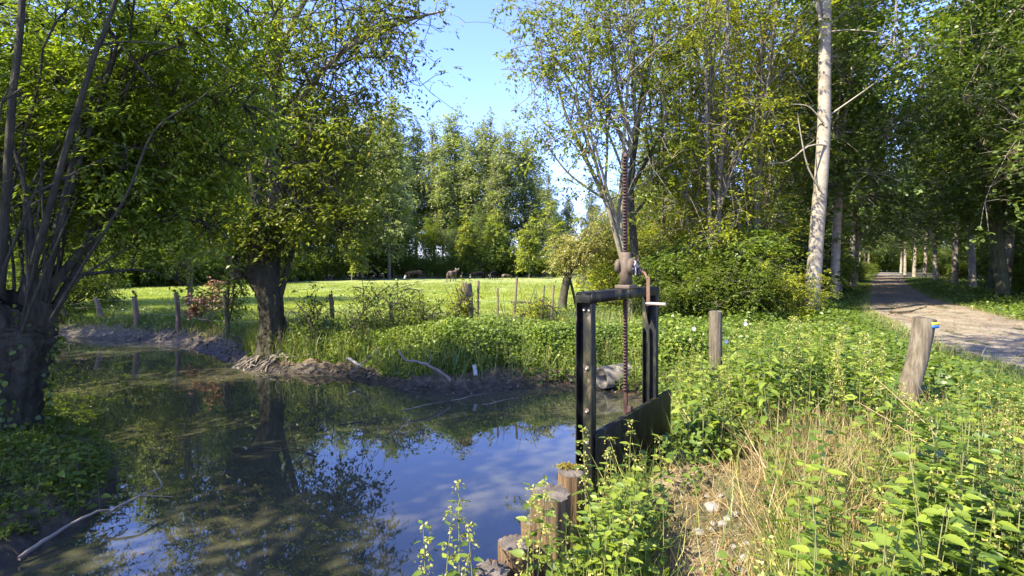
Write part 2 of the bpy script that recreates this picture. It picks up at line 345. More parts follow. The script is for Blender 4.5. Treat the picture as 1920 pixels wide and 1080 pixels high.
# woodland regions
def meadow_mask(x, y):     # True where the open meadow is
    right = np.interp(y, [9, 18, 30, 80], [2.8, 4.0, 5.0, 9])
    far = np.interp(x, [-90, -45, -22, -8, 20], [38, 47, 78, 90, 98])
    return (x < right) & (y < far)
def groundmat():
    m, nt, o = newmat('ground')
    A = lambda n: N(nt, 'ShaderNodeAttribute', attribute_name=n).outputs['Fac']
    tc = N(nt, 'ShaderNodeTexCoord')
    n1 = N(nt, 'ShaderNodeTexNoise', i_Scale=.35, i_Detail=8, i_Roughness=.7); nt.links.new(tc.outputs['Object'], n1.inputs['Vector'])
    n2 = N(nt, 'ShaderNodeTexNoise', i_Scale=9, i_Detail=8, i_Roughness=.7); nt.links.new(tc.outputs['Object'], n2.inputs['Vector'])
    grass = ramp(nt, n1.outputs[0], [(.3, (.16, .21, .045)), (.5, (.24, .29, .06)), (.7, (.34, .35, .09))])
    soil = ramp(nt, n2.outputs[0], [(.3, (.04, .035, .018)), (.55, (.09, .085, .035)), (.75, (.15, .13, .06))])
    mud = ramp(nt, n2.outputs[0], [(.32, (.022, .016, .007)), (.5, (.085, .060, .028)), (.7, (.23, .175, .095))])
    dry = ramp(nt, n2.outputs[0], [(.3, (.12, .10, .05)), (.7, (.34, .27, .16))])
    def mix(f, a, b):
        x = N(nt, 'ShaderNodeMix', data_type='RGBA'); nt.links.new(f, x.inputs[0]); nt.links.new(a, x.inputs[6]); nt.links.new(b, x.inputs[7]); return x.outputs[2]
    c = mix(A('wood'), grass, soil); c = mix(A('dry'), c, dry); c = mix(A('mud'), c, mud)
    wx = N(nt, 'ShaderNodeMix', data_type='RGBA', blend_type='MULTIPLY'); nt.links.new(A('wet'), wx.inputs[0]); nt.links.new(c, wx.inputs[6]); wx.inputs[7].default_value = (.38, .36, .34, 1); c = wx.outputs[2]
    p = N(nt, 'ShaderNodeBsdfPrincipled'); nt.links.new(c, p.inputs['Base Color'])
    mr = N(nt, 'ShaderNodeMapRange', i_To_Min=.95, i_To_Max=.5); nt.links.new(A('mud'), mr.inputs[0]); nt.links.new(mr.outputs[0], p.inputs['Roughness'])
    b = N(nt, 'ShaderNodeBump', i_Strength=.9, i_Distance=.06); nt.links.new(n2.outputs[0], b.inputs['Height']); nt.links.new(b.outputs[0], p.inputs['Normal'])
    nt.links.new(p.outputs[0], o.inputs[0]); return m
g = mb.build('ground', groundmat(), smooth=True); tag(g, kind='structure', label='meadow, banks and woodland floor')
D = psdf(X, Y)
def vattr(o, n, a): t = o.data.attributes.new(n, 'FLOAT', 'POINT'); t.data.foreach_set('value', a.astype(np.float32).ravel())
vattr(g, 'mud', sstep(-.02, -.20, Z+(fbm(X, Y, 3, 2)-.5)*.25)*(D < 2.5))
vattr(g, 'wet', sstep(-.40, -.53, Z+(fbm(X, Y, 4, 6)-.5)*.12))
mm = meadow_mask(X, Y) & (Y > 9)
vattr(g, 'wood', 1-sstep(.5, 2.0, D)*mm)
vattr(g, 'dry', sstep(.52, .62, fbm(X, Y, .7, 9))*sstep(3.5, 2.4, D)*sstep(1.2, 1.8, D)*mm + sstep(.4, .55, fbm(X, Y, 1.2, 5))*(Y < 4.3)*(X > .4))

# river bed is the ground; water sheet
mb = MB(); mb.faces([(x, y, WZ) for x, y in POLY*1.0], [list(range(len(POLY)))[::-1]])
bm = bmesh.new()
ring = []
cen = None
from mathutils.geometry import tessellate_polygon
def offset_poly(pts, d):
    n = len(pts); out = []
    area = sum(pts[i][0]*pts[(i+1) % n][1]-pts[(i+1) % n][0]*pts[i][1] for i in range(n))
    sg = 1 if area > 0 else -1
    for i in range(n):
        a, b, c = pts[i-1], pts[i], pts[(i+1) % n]
        e1 = norm(np.array(b)-a); e2 = norm(np.array(c)-b)
        nn = norm(np.array([e1[1]+e2[1], -(e1[0]+e2[0])])*sg); out.append(np.array(b)+nn*d)
    return out
op = offset_poly([np.array(p) for p in POLY], .30)
tri = tessellate_polygon([[Vector((p[0], p[1], 0)) for p in op]])
mbw = MB(); 
def upf(t):
    a, b, c = [op[i] for i in t]; return t if (b[0]-a[0])*(c[1]-a[1])-(b[1]-a[1])*(c[0]-a[0]) > 0 else t[::-1]
mbw.faces([(p[0], p[1], WZ) for p in op], [list(upf(tuple(t))) for t in tri])
def watermat():
    m, nt, o = newmat('murky_water')
    tc = N(nt, 'ShaderNodeTexCoord'); mp = N(nt, 'ShaderNodeMapping'); mp.inputs['Scale'].default_value = (1, 1.0, 1)
    nt.links.new(tc.outputs['Object'], mp.inputs[0])
    n = N(nt, 'ShaderNodeTexNoise', i_Scale=2.2, i_Detail=3, i_Roughness=.5); nt.links.new(mp.outputs[0], n.inputs['Vector'])
    b = N(nt, 'ShaderNodeBump', i_Strength=.035, i_Distance=.02); nt.links.new(n.outputs[0], b.inputs['Height'])
    n2 = N(nt, 'ShaderNodeTexNoise', i_Scale=.8, i_Detail=4); nt.links.new(tc.outputs['Object'], n2.inputs['Vector'])
    c = ramp(nt, n2.outputs[0], [(.3, (.040, .042, .024)), (.7, (.075, .068, .040))])
    p = N(nt, 'ShaderNodeBsdfPrincipled', i_Roughness=.012, i_IOR=1.65); nt.links.new(c, p.inputs['Base Color'])
    p.inputs['Specular IOR Level'].default_value = .5
    nt.links.new(b.outputs[0], p.inputs['Normal']); nt.links.new(p.outputs[0], o.inputs[0]); return m
wa = mbw.build('water', watermat()); tag(wa, kind='structure')
# dirt path
pyv = np.concatenate([np.arange(-30, 40, .25), np.arange(40, 345, 3)]); K = 26
rng = np.random.default_rng(4)
l = pxl(pyv)+(fbm(pyv, pyv*0, .9, 3)-.5)*1.0; r_ = pxr(pyv)+(fbm(pyv, pyv*0+9, .9, 4)-.5)*1.2
T = np.linspace(0, 1, K)
PX = l[:, None]*(1-T)+r_[:, None]*T; PY = np.repeat(pyv[:, None], K, 1)
rut = -.035*(np.exp(-((T-.28)/.09)**2)+np.exp(-((T-.72)/.09)**2))
PZ = gz(PX, PY)*0+.012+.03*np.sin(T*np.pi)[None, :]+rut[None, :]*1.0+(fbm(PX, PY, 2, 3)-.5)*.035
PZ[:, 0] = -.06; PZ[:, -1] = -.06
mb = MB(); i = np.arange(len(pyv)-1)[:, None]*K; j = np.arange(K-1)[None, :]
q = np.stack([i+j, i+j+1, i+K+j+1, i+K+j], -1).reshape(-1, 4); mb.add(np.stack([PX, PY, PZ], -1).reshape(-1, 3), q, np.full(len(q), 4))
def pathmat():
    m, nt, o = newmat('dirt')
    tc = N(nt, 'ShaderNodeTexCoord')
    n1 = N(nt, 'ShaderNodeTexNoise', i_Scale=.9, i_Detail=8, i_Roughness=.7); nt.links.new(tc.outputs['Object'], n1.inputs['Vector'])
    n2 = N(nt, 'ShaderNodeTexNoise', i_Scale=22, i_Detail=8, i_Roughness=.75); nt.links.new(tc.outputs['Object'], n2.inputs['Vector'])
    c1 = ramp(nt, n1.outputs[0], [(.35, (.13, .105, .065)), (.5, (.24, .20, .135)), (.75, (.35, .305, .215))])
    c2 = ramp(nt, n2.outputs[0], [(.35, (.45, .42, .38)), (.6, (1, 1, 1))])
    mx = N(nt, 'ShaderNodeMix', data_type='RGBA', blend_type='MULTIPLY'); mx.inputs[0].default_value = .7
    nt.links.new(c1, mx.inputs[6]); nt.links.new(c2, mx.inputs[7])
    p = N(nt, 'ShaderNodeBsdfPrincipled', i_Roughness=.95); nt.links.new(mx.outputs[2], p.inputs['Base Color'])
    b = N(nt, 'ShaderNodeBump', i_Strength=.8, i_Distance=.03); nt.links.new(n2.outputs[0], b.inputs['Height']); nt.links.new(b.outputs[0], p.inputs['Normal'])
    nt.links.new(p.outputs[0], o.inputs[0]); return m
tag(mb.build('dirt_path', pathmat(), smooth=True), kind='structure')

# ------------------------------------------------------------------ trees
def bez(a, b, c, d, n):
    t = np.linspace(0, 1, n)[:, None]; return (1-t)**3*a+3*(1-t)**2*t*b+3*(1-t)*t*t*c+t**3*d
def smooth_poly(st, n):
    st = np.asarray(st, float); k = len(st); s = np.linspace(0, k-1, n); out = np.zeros((n, st.shape[1]))
    for q in range(n):
        i = min(int(s[q]), k-2); t = s[q]-i
        p0, p1, p2, p3 = st[max(i-1, 0)], st[i], st[i+1], st[min(i+2, k-1)]
        out[q] = .5*((2*p1)+(-p0+p2)*t+(2*p0-5*p1+4*p2-p3)*t*t+(-p0+3*p1-3*p2+p3)*t**3)
    return out
def in_lobes(rng, lobes, n, shell=.45):
    w = np.array([l[6] for l in lobes], float); w /= w.sum()
    k = rng.choice(len(lobes), n, p=w); L = np.array([l[:6] for l in lobes])[k]
    d = norm(rng.normal(size=(n, 3))); r = rng.random(n)**shell
    return L[:, :3]+d*r[:, None]*L[:, 3:6]
def grow(seed, stems, lobes, nlimb=10, nclump=400, per=22, L=.1, W=.05, cr=.28, T=TQ, droop=.35, lr=.35, tmin=.35, nsec=3, shell=.45, flat=.6, seg=8, wob=.10, upc=.5, twr=.006, prune=None, tone=0):
    rng = np.random.default_rng(seed); wood = MB(); leaf = MB(); sk = []
    for st in stems:
        big = max(q_[3] for q_ in st) > .24
        p = smooth_poly(st, max(8, len(st)*(9 if big else 5))); wood.tube(p[:, :3], np.maximum(p[:, 3], .004), 40 if big and seg < 16 else seg, True, .17 if big and seg < 16 else wob, rng); sk.append(p)
    base_n = len(sk)
    for _ in range(nlimb):
        s = sk[rng.integers(base_n)]; k = int(len(s)*(tmin+(1-tmin)*rng.random()*.95)); k = min(k, len(s)-2)
        a = s[k, :3]; e = in_lobes(rng, lobes, 1, .25)[0]
        d = e-a; Ln = np.linalg.norm(d); up = np.array([0, 0, Ln*.35*upc*2])
        p = bez(a, a+d*.3+up*.3, a+d*.65+up*.6, e, 9)+rng.normal(size=(9, 3))*Ln*.018*np.linspace(0, 1, 9)[:, None]
        r0 = max(.012, min(s[k, 3]*.62, Ln*.022*lr*3)); r = np.linspace(r0, .010, 9)
        wood.tube(p, r, max(5, seg-2), False); sk.append(np.c_[p, r])
        for _ in range(nsec):
            k2 = rng.integers(2, 8); a2 = p[k2]; e2 = a2+(norm(rng.normal(size=3)*[1, 1, .5]+norm(d)*.9+[0, 0, .2]))*Ln*rng.uniform(.25, .55)
            p2 = bez(a2, a2+(e2-a2)*.3+[0, 0, Ln*.04], a2+(e2-a2)*.7+[0, 0, Ln*.06], e2, 6)+rng.normal(size=(6, 3))*Ln*.01*np.linspace(0, 1, 6)[:, None]
            r2 = np.linspace(r[k2]*.6, .006, 6); wood.tube(p2, r2, 5, False); sk.append(np.c_[p2, r2])
    S = np.concatenate(sk)[:, :3]
    C = in_lobes(rng, lobes, nclump, shell)
    # pull a share of the clumps on to the limbs' ends so foliage follows the wood
    ends = np.concatenate([s[len(s)//2:, :3] for s in sk[base_n:]]) if len(sk) > base_n else S
    m = rng.random(nclump) < .45
    C[m] = ends[rng.integers(len(ends), size=m.sum())]+rng.normal(size=(m.sum(), 3))*cr*1.1
    if prune is not None: C = C[prune(C)]
    n = len(C)
    ni = np.empty(n, int)
    for q in range(0, n, 500): ni[q:q+500] = ((C[q:q+500, None]-S[None])**2).sum(-1).argmin(1)
    A = S[ni]
    for a, c in zip(A, C):
        if np.linalg.norm(c-a) < .05: continue
        mid = (a+c)/2+[0, 0, .08*np.linalg.norm(c-a)]
        wood.tube([a, mid, c], [twr*1.6, twr*1.2, twr*.6], 3, False)
    td = norm(C-A+1e-4)
    cnt = rng.integers(int(per*.6), int(per*1.4)+1, n); idx = np.repeat(np.arange(n), cnt); m = len(idx)
    ntw = max(2, per//6); tid = rng.integers(ntw, size=m)
    TD = rng.normal(size=(n, ntw, 3))*[1, 1, .5]+td[:, None]*.7; TD[..., 2] -= droop*.7; TD = norm(TD)
    off = rng.normal(size=(n, ntw, 3))*[1, 1, flat]*cr*.38; ln = cr*rng.uniform(.9, 2.0, (n, ntw))
    dr = TD[idx, tid]; tt = rng.random(m)*.9+.1; ll = ln[idx, tid]
    pos = C[idx]+off[idx, tid]+dr*(tt*ll)[:, None]; pos[:, 2] -= .22*ll*tt**2
    side = norm(np.cross(dr, [0, 0, 1.]))*rng.choice([-1, 1], m)[:, None]
    d = dr*.75+side*.8+rng.normal(size=(m, 3))*.22; d[:, 2] -= droop*.5
    up = np.array([0, 0, 1.])+rng.normal(size=(m, 3))*.30+rng.normal(size=(n, ntw, 3))[idx, tid]*.25
    sz = rng.uniform(.7, 1.2, m)
    rn = np.clip(rng.random(m)*.75+rng.random(n)[idx]*.3-.04+tone, 0, 1)
    leaves(leaf, pos, d, up, L*sz, W*sz, T, rn)
    return wood, leaf
def plant_tree(name, loc, wl, bark, leafm, label, cat='tree', group=None, local=False, trunk='trunk', crown='crown'):
    wood, leaf = wl
    root = empty(name, loc)
    if not local:
        wood.shift(loc); leaf.shift(loc)
    wood.build(trunk, M[bark], root, smooth=True)
    leaf.build(crown, M[leafm], root)
    return tag(root, label, cat, group)
def copy_tree(o, loc, rz, s, label=None, group=None, sz=None):
    c = o.copy(); sc.collection.objects.link(c); c.location = loc; c.rotation_euler = (0, 0, rz); c.scale = (s, s, sz or s)
    if label: c['label'] = label
    if group: c['group'] = group
    for ch in o.children:
        k = ch.copy(); sc.collection.objects.link(k); k.parent = c
    return c
GZ = lambda x, y: float(gz(np.array([x]), np.array([y]))[0])

# --- near left pollard on the left bank
def PR(u, v, Y, rpx): x, y, z = P(u, v, Y); return (x, y, z, rpx/960*Y)
def PQ(u, v, Y, rpx): return PR(u, v, Y, rpx*.45)
st = [
    [(-5.45, 5.5, -.6, .50), (-5.5, 5.5, -.1, .32), (-5.48, 5.5, .4, .33), (-5.42, 5.5, .85, .36), (-5.36, 5.5, 1.1, .32), (-5.25, 5.5, 1.25, .2)],
    [PQ(25, 620, 5.5, 16), PQ(70, 470, 5.4, 13), PQ(118, 300, 5.3, 12), PQ(175, 110, 5.2, 10), PQ(200, 50, 5.2, 8), PQ(255, -120, 5.2, 7)],
    [PQ(75, 600, 5.6, 12), PQ(105, 450, 5.7, 10), PQ(160, 270, 5.8, 9), PQ(218, 90, 5.9, 7), PQ(250, -60, 6, 5)],
    [PQ(-5, 600, 5.4, 18), PQ(10, 400, 5.4, 14), PQ(22, 200, 5.3, 12), PQ(40, 30, 5.3, 11), PQ(48, -200, 5.3, 9)],
    [PQ(95, 600, 5.2, 8), PQ(160, 490, 5.0, 6), PQ(235, 370, 4.9, 5), PQ(290, 245, 4.8, 4.5), PQ(375, 185, 4.7, 3), PQ(430, 130, 4.7, 1.5)],
    [PQ(195, 45, 5.9, 9), PQ(235, 95, 5.8, 10), PQ(288, 158, 5.7, 6)],
    [PQ(185, 85, 5.2, 5), PQ(250, 78, 5.2, 3), PQ(340, 90, 5.3, 2), PQ(440, 135, 5.5, 1)],
    [PQ(-60, 620, 5.6, 14), PQ(-110, 350, 5.7, 12), PQ(-130, 0, 5.8, 10), PQ(-150, -300, 6, 7)],
    [PQ(60, 590, 6.0, 6), PQ(90, 480, 6.3, 4), PQ(100, 380, 6.4, 3), PQ(60, 250, 6.6, 2)],
]
rk = np.random.default_rng(61)
for q in range(11):
    a_ = q*.57+rk.uniform(-.2, .2); c_ = (-5.40+.25*math.cos(a_), 5.5+.25*math.sin(a_), rk.uniform(.75, 1.15)); st.append([(c_[0]-.1*math.cos(a_), c_[1]-.1*math.sin(a_), c_[2]-.12, .12), (*c_, .13), (c_[0]+.06*math.cos(a_), c_[1]+.06*math.sin(a_), c_[2]+.14, .09), (c_[0]+.08*math.cos(a_), c_[1]+.08*math.sin(a_), c_[2]+.22, .02)])
    for w_ in range(2): e_ = rk.normal(size=3)*[.25, .2, .12]; st.append([(*c_, .02), (c_[0]+.2*math.cos(a_)+e_[0]*.4, c_[1]+.2*math.sin(a_), c_[2]+.5, .014), (c_[0]+.45*math.cos(a_)+e_[0], c_[1]+.4*math.sin(a_)+e_[1], c_[2]+rk.uniform(.9, 1.8), .006)])
lob = [(-5.6, 6.4, 4.0, 2.3, 1.6, 1.3, 3.2), (-4.2, 6.5, 3.8, 1.2, 1.2, 1.1, 1.8), (-6.2, 7.2, 2.9, 2.0, 1.3, 1.1, 2.4), (-4.9, 6.4, 2.5, 1.3, 1.0, .6, 1.3), (-3.6, 6.2, 4.9, .8, .8, .7, .7), (-5.2, 5.2, 3.4, .8, .5, 1.2, .7), (-7.6, 6.5, 4, 1.4, 1.4, 2, .8), (-6.8, 8.0, 3.2, 2.0, .9, 1.7, 1.6), (-4.5, 7.5, 3.0, 1.0, .8, 1.1, .9)]
def pr1(C):
    u = 960+C[:, 0]/C[:, 1]*960; v = 497-(C[:, 2]-EYE)/C[:, 1]*960
    return (C[:, 1] > 5.3) & ((u > 330) | (C[:, 1] > 5.7) | (v < 60) | (u < -60))
t1 = grow(11, st, lob, 30, 3300, 34, .078, .030, .19, TQ, .5, .3, .3, 3, .6, .35, 12, .16, prune=pr1)
T1R = plant_tree('pollard_ash', (-5.3, 5.5, GZ(-5.3, 5.5)), t1, 'bark_dark', 'leaf_mid', 'old pollard with thick dark trunk and thin leaning stems on the near left bank', 'tree')

rng = np.random.default_rng(6); n = 900; an = rng.uniform(0, 6.28, n); zz = rng.uniform(-.3, 1.25, n); rr = np.interp(zz, [-.3, .3, .85, 1.25], [.38, .36, .46, .30]); kk = fbm(an, zz, 1.5, 50) > .5
mb = MB(); p = np.c_[-5.45+rr*np.cos(an), 5.5+rr*np.sin(an), zz][kk]; out = np.c_[np.cos(an), np.sin(an), 0*an][kk]; m = len(p)
leaves(mb, p, rng.normal(size=(m, 3))*.5+out*.3-[0, 0, .6], out+rng.normal(size=(m, 3))*.35, rng.uniform(.04, .07, m), rng.uniform(.035, .06, m), T8)
mb.shift((-5.3, 5.5, GZ(-5.3, 5.5))); mb.build('ivy', M['leaf_dark'], T1R)
# --- pollard across the water
st = [
    [(-5.35, 11.75, -.5, .50), (-5.45, 11.75, -.1, .33), (-5.48, 11.75, .3, .25), (-5.52, 11.7, .9, .245), (-5.68, 11.7, 1.4, .29), (-5.83, 11.7, 1.8, .36), (-5.85, 11.7, 2.0, .25)],
    [PR(452, 520, 11.6, 15), PR(432, 460, 11.6, 12), PR(415, 340, 11.7, 9), PR(380, 230, 11.8, 8), PR(345, 120, 12, 6), PR(330, -60, 12, 4)],
    [PR(500, 500, 11.9, 16), PR(512, 400, 12, 12), PR(512, 280, 12.2, 11), PR(518, 130, 12.3, 9), PR(524, -60, 12.3, 7), PR(530, -200, 12.4, 5)],
    [PR(512, 290, 12.1, 6), PR(540, 225, 12, 6), PR(590, 150, 11.8, 5), PR(660, 85, 11.6, 4), PR(760, 40, 11.5, 3), PR(835, 20, 11.4, 1.5)],
    [PR(440, 480, 11.8, 9), PR(425, 420, 11.9, 8), PR(365, 190, 12.4, 8), PR(345, 120, 12.5, 6)],
    [PR(470, 500, 11.4, 10), PR(485, 420, 11.0, 8), PR(470, 300, 10.8, 6), PR(480, 150, 10.6, 4)],
    [PR(519, 120, 12.3, 5), PR(560, 20, 12.2, 5), PR(620, -60, 12, 4), PR(700, -60, 12, 2)],
]
lob = [(-5.8, 12, 4.6, 1.9, 2.0, 2.7, 3), (-4.6, 12, 3.4, 1.3, 1.5, 1.5, 1.0), (-4.9, 12.2, 6.8, 1.7, 2.0, 2.0, 1.7), (-6.9, 12, 5.6, 1.5, 1.6, 2.6, 1.4), (-3.9, 11.6, 2.7, .9, .9, .8, 1.0), (-5.6, 11.2, 2.6, 1.3, .7, .55, 1.3), (-7.0, 11.8, 2.7, 1.1, .9, .7, .7), (-3.6, 11.7, 4.4, .9, 1, 1.2, .9)]
t2 = grow(21, st, lob, 38, 1700, 26, .115, .048, .26, TQ, .5, .3, .3, 3, .5, .45, 10, .10, prune=lambda C: ~((np.abs(960+C[:, 0]/C[:, 1]*960-515) < 24) & (C[:, 1] < 12.1) & (C[:, 2] > 2.9) & (C[:, 2] < 6.0)))
limbs = MB()
for q_ in (2, 3, 6): pz = smooth_poly(st[q_], 30); limbs.tube(pz[2:, :3], pz[2:, 3]*1.12, 12, True, .06, np.random.default_rng(3))
# sparse dark upper branches reaching right over the sky
lob2 = [(-3.3, 11.6, 7.0, 1.1, 1.2, 1.2, 1.3), (-2.7, 11.5, 6.2, .7, .8, .8, .5), (-2.3, 11.4, 7.5, .8, .8, .7, .6), (-4.0, 11.6, 5.6, .9, .9, .8, .6)]
t2b = grow(22, [st[3], st[6]], lob2, 18, 420, 13, .10, .045, .20, TQ, .6, .2, .3, 4, .6, .7, 6)
for a, b in zip(t2, t2b):
    for k in range(len(b.v)): a.add(b.v[k], b.l[k]-sum(len(z) for z in b.v[:k]), b.n[k], b.r[k])
T2R = plant_tree('pollard_willow', (-5.4, 11.75, GZ(-5.4, 11.75)), t2, 'bark_dark', 'leaf_ash', 'broad pollard with a stout leaning trunk standing at the water edge across the river')
limbs.shift((-5.4, 11.75, GZ(-5.4, 11.75))); limbs.build('limb', M['bark_ash'], T2R, smooth=True)
# root tangle at its foot (part of that thing's ground) as a thing: exposed roots
rng = np.random.default_rng(5); mb = MB()
for k in range(26):
    x0 = rng.uniform(-6.1, -4.9); y0 = rng.uniform(11.25, 11.6)
    pts = []; x, y = x0, y0; a = rng.uniform(-2.6, -.5)
    for s in range(7):
        pts.append((x, y, GZ(x, y)+.03+.03*rng.random())); a += rng.normal()*.35; x += .14*math.cos(a); y += .12*math.sin(a)
    mb.tube(pts, np.linspace(.03, .008, 7)*rng.uniform(.6, 1.2), 6)
tag(mb.build('exposed_roots', M['twig'], smooth=True), 'tangle of bare pale roots spreading over the mud below the pollard trunk across the river', 'roots')

# --- airy multi-stemmed tree behind the sluice gate
st = [
    [(3.75, 16, -.1, 0.158), (3.65, 16, .9, 0.137), (3.5, 16, 2.0, 0.122), (3.3, 16, 2.8, 0.115)],
    [(3.3, 16, 2.7, 0.094), (2.9, 16, 3.7, 0.079), (2.3, 16, 5.0, 0.065), (1.6, 16, 6.6, 0.043), (1.2, 16, 8.6, 0.022)],
    [(3.3, 16, 2.7, 0.086), (3.5, 16.1, 4.6, 0.079), (3.75, 16.2, 5.6, 0.072), (3.3, 16.3, 7.6, 0.058), (2.9, 16.3, 10.5, 0.029)],
    [(3.7, 16.2, 5.5, 0.058), (4.25, 16.2, 7.2, 0.043), (4.6, 16.2, 9.6, 0.029)],
    [(3.3, 16, 7.6, 0.036), (3.9, 15.6, 9.5, 0.029), (4.0, 15.5, 12, 0.014)],
    [(2.3, 16, 5.0, 0.036), (2.4, 15.6, 7.0, 0.029), (2.2, 15.3, 9.5, 0.014)],
    [(2.9, 16, 3.7, 0.043), (1.7, 15.7, 4.5, 0.032), (.7, 15.5, 5.8, 0.014)],
    [(3.5, 16.1, 4.6, 0.043), (2.9, 16.5, 6.4, 0.036), (1.9, 16.7, 8.8, 0.022)],
]
lob = [(1.4, 16, 7.6, 1.9, 1.6, 2.2, 2.4), (2.8, 16, 10.0, 2.4, 2.0, 2.4, 2.8), (4.7, 16, 8.6, 1.3, 1.6, 2.6, 1.5), (.7, 15.7, 5.6, .9, 1.0, .9, .55), (2.6, 15.6, 5.2, 1.6, 1.0, 1.0, .45), (4.9, 15.8, 5.8, .8, 1, 1.0, .4), (.4, 15.8, 9.2, 1.0, 1.2, 1.6, 1.0), (1.9, 15.7, 4.1, .8, .7, .5, .3), (4.3, 16, 3.6, .8, .8, .8, .4)]
t3 = grow(31, st, lob, 48, 1000, 24, .13, .055, .25, TQ, .45, .22, .25, 4, .6, .6, 8)
plant_tree('ash_tree', (3.75, 16, 0), t3, 'bark_ash', 'leaf_ash', 'tall airy many-stemmed tree with sky showing through, directly behind the rack of the sluice gate')
# second dark stem beside it
st = [[(4.35, 17.5, -.1, .16), (4.2, 17.5, 2, .14), (4.05, 17.5, 4.2, .12), (4.3, 17.5, 6.5, .09), (4.8, 17.5, 9.5, .05)], [(4.05, 17.5, 3.2, .06), (4.9, 17.2, 4.4, .04), (5.6, 17, 5.6, .02)]]
lob = [(5.4, 17.5, 7.5, 1.5, 1.4, 2.6, 2), (5.2, 17.2, 4.6, .9, 1, .8, .6), (5.0, 17.6, 11, 1.8, 1.5, 2, 1.3)]
t = grow(33, st, lob, 16, 330, 22, .14, .06, .27, TQ, .45, .25, .4, 3, .6, .6, 7)
plant_tree('ash_tree', (4.35, 17.5, 0), t, 'bark_dark', 'leaf_ash', 'slender dark-stemmed tree just right of the airy tree behind the sluice gate')

# --- small pollard with pale fine foliage in the meadow
st = [[(1.80, 18.6, -.1, .19), (1.86, 18.6, .5, .15), (1.98, 18.6, 1.1, .15), (2.06, 18.6, 1.5, .18), (2.1, 18.6, 1.7, .1)], [(2.4, 18.75, -.1, .05), (2.2, 18.7, .8, .05), (2.05, 18.6, 1.3, .05)]]
lob = [(2.5, 18.6, 2.25, 1.15, .9, .75, 2), (1.75, 18.5, 1.85, .35, .4, .3, .3), (3.5, 18.5, 2.9, .7, .8, .9, .9)]
t = grow(34, st, lob, 26, 460, 34, .085, .03, .17, TQ, .4, .25, .7, 3, .6, .8, 8)
plant_tree('small_pollard', (1.8, 18.6, 0), t, 'bark_dark', 'leaf_willow', 'small pollard with a short dark trunk and head in the meadow left of the gate')

# --- prototypes for the woodland
def proto_lobes(H, R0, z0, seed, n=9):
    rng = np.random.default_rng(seed); out = []
    for k in range(n):
        t = (k+.5)/n; z = z0+(H-z0)*t; rr = R0*math.sin(math.pi*min(.97, .18+t*.78))**.8 if H < 20 else R0*min(1, (1.02-t)*2.3)**.6*min(1, .5+t*2.5)
        a = k*2.4; off = rr*.45
        out.append((math.cos(a)*off, math.sin(a)*off, z, rr*.75, rr*.75, (H-z0)/n*1.1, rr))
    return out
HID = (0, 0, 0)
def trunk_line(H, r, lean=.3, seed=0, z0=-.2):
    rng = np.random.default_rng(seed); return [(lean*t*math.sin(seed)+rng.normal()*.02*H*.3*t, lean*t*math.cos(seed)+rng.normal()*.02*H*.3*t, z0+H*t, r*(1-.85*t)) for t in np.linspace(0, 1, 6)]
protos = {}
def mk(key, name, wl, bark, leafm, label, cat, group=None): protos[key] = [plant_tree(name, (0, 0, -80), wl, bark, leafm, label, cat, group, local=True), False]
def put(key, x, y, s=1, rz=None, label=None, group=None, sz=None, z=None):
    p = protos[key]; rz = random.uniform(0, 6.28) if rz is None else rz
    z = (GZ(x, y) if z is None else z)
    if not p[1]:
        o = p[0]; p[1] = True; o.location = (x, y, z); o.rotation_euler = (0, 0, rz); o.scale = (s, s, sz or s)
        if label: o['label'] = label
        if group: o['group'] = group
        return o
    return copy_tree(p[0], (x, y, z), rz, s, label, group, sz)
random.seed(3)
for k in range(3):
    mk('pop%d' % k, 'poplar', grow(100+k, [trunk_line(27, .30, .5, k)], proto_lobes(30, 4.2, 4, k, 14), 26, 1500, 22, .34, .22, .66, TQ, .3, .25, .25, 1, .45, .8, 6, twr=.02), 'bark_grey', 'leaf_poplar',
       'tall pale green poplar in the stand beyond the meadow', 'poplar')
for k in range(3):
    mk('wood%d' % k, 'woodland_tree', grow(110+k, [trunk_line(13, .20, 1.2, k+3), [(0, 0, 3, .09), (.9*math.cos(k), .9*math.sin(k), 6, .07), (1.5*math.cos(k), 1.5*math.sin(k), 10, .03)]], proto_lobes(15, 3.2, 3.0, k+5, 9), 26, 1150, 24, .17, .09, .40, TQ, .4, .25, .25, 2, .5, .6, 7, twr=.01),
       'bark_moss', 'leaf_shade' if k != 1 else 'leaf_mid', 'leafy woodland tree', 'tree')
for k in range(2):
    mk('yel%d' % k, 'woodland_tree', grow(120+k, [trunk_line(13, .13, 1.0, k+7), [(.1, 0, .3, .08), (.8*math.cos(k*3), .8*math.sin(k*3), 6, .06), (1.2*math.cos(k*3), 1.2*math.sin(k*3), 11, .03)], [(-.1, .1, .3, .07), (-.9*math.cos(k*2), -.7*math.sin(k*2+1), 5, .05), (-1.5*math.cos(k*2), -1.0, 9.5, .02)]], proto_lobes(14, 2.3, 2.0, k+15, 9), 26, 560, 24, .13, .06, .30, TQ, .4, .2, .2, 3, .5, .6, 7, twr=.008),
       'bark_grey', 'leaf_yellow', 'slim yellow-green tree', 'tree')
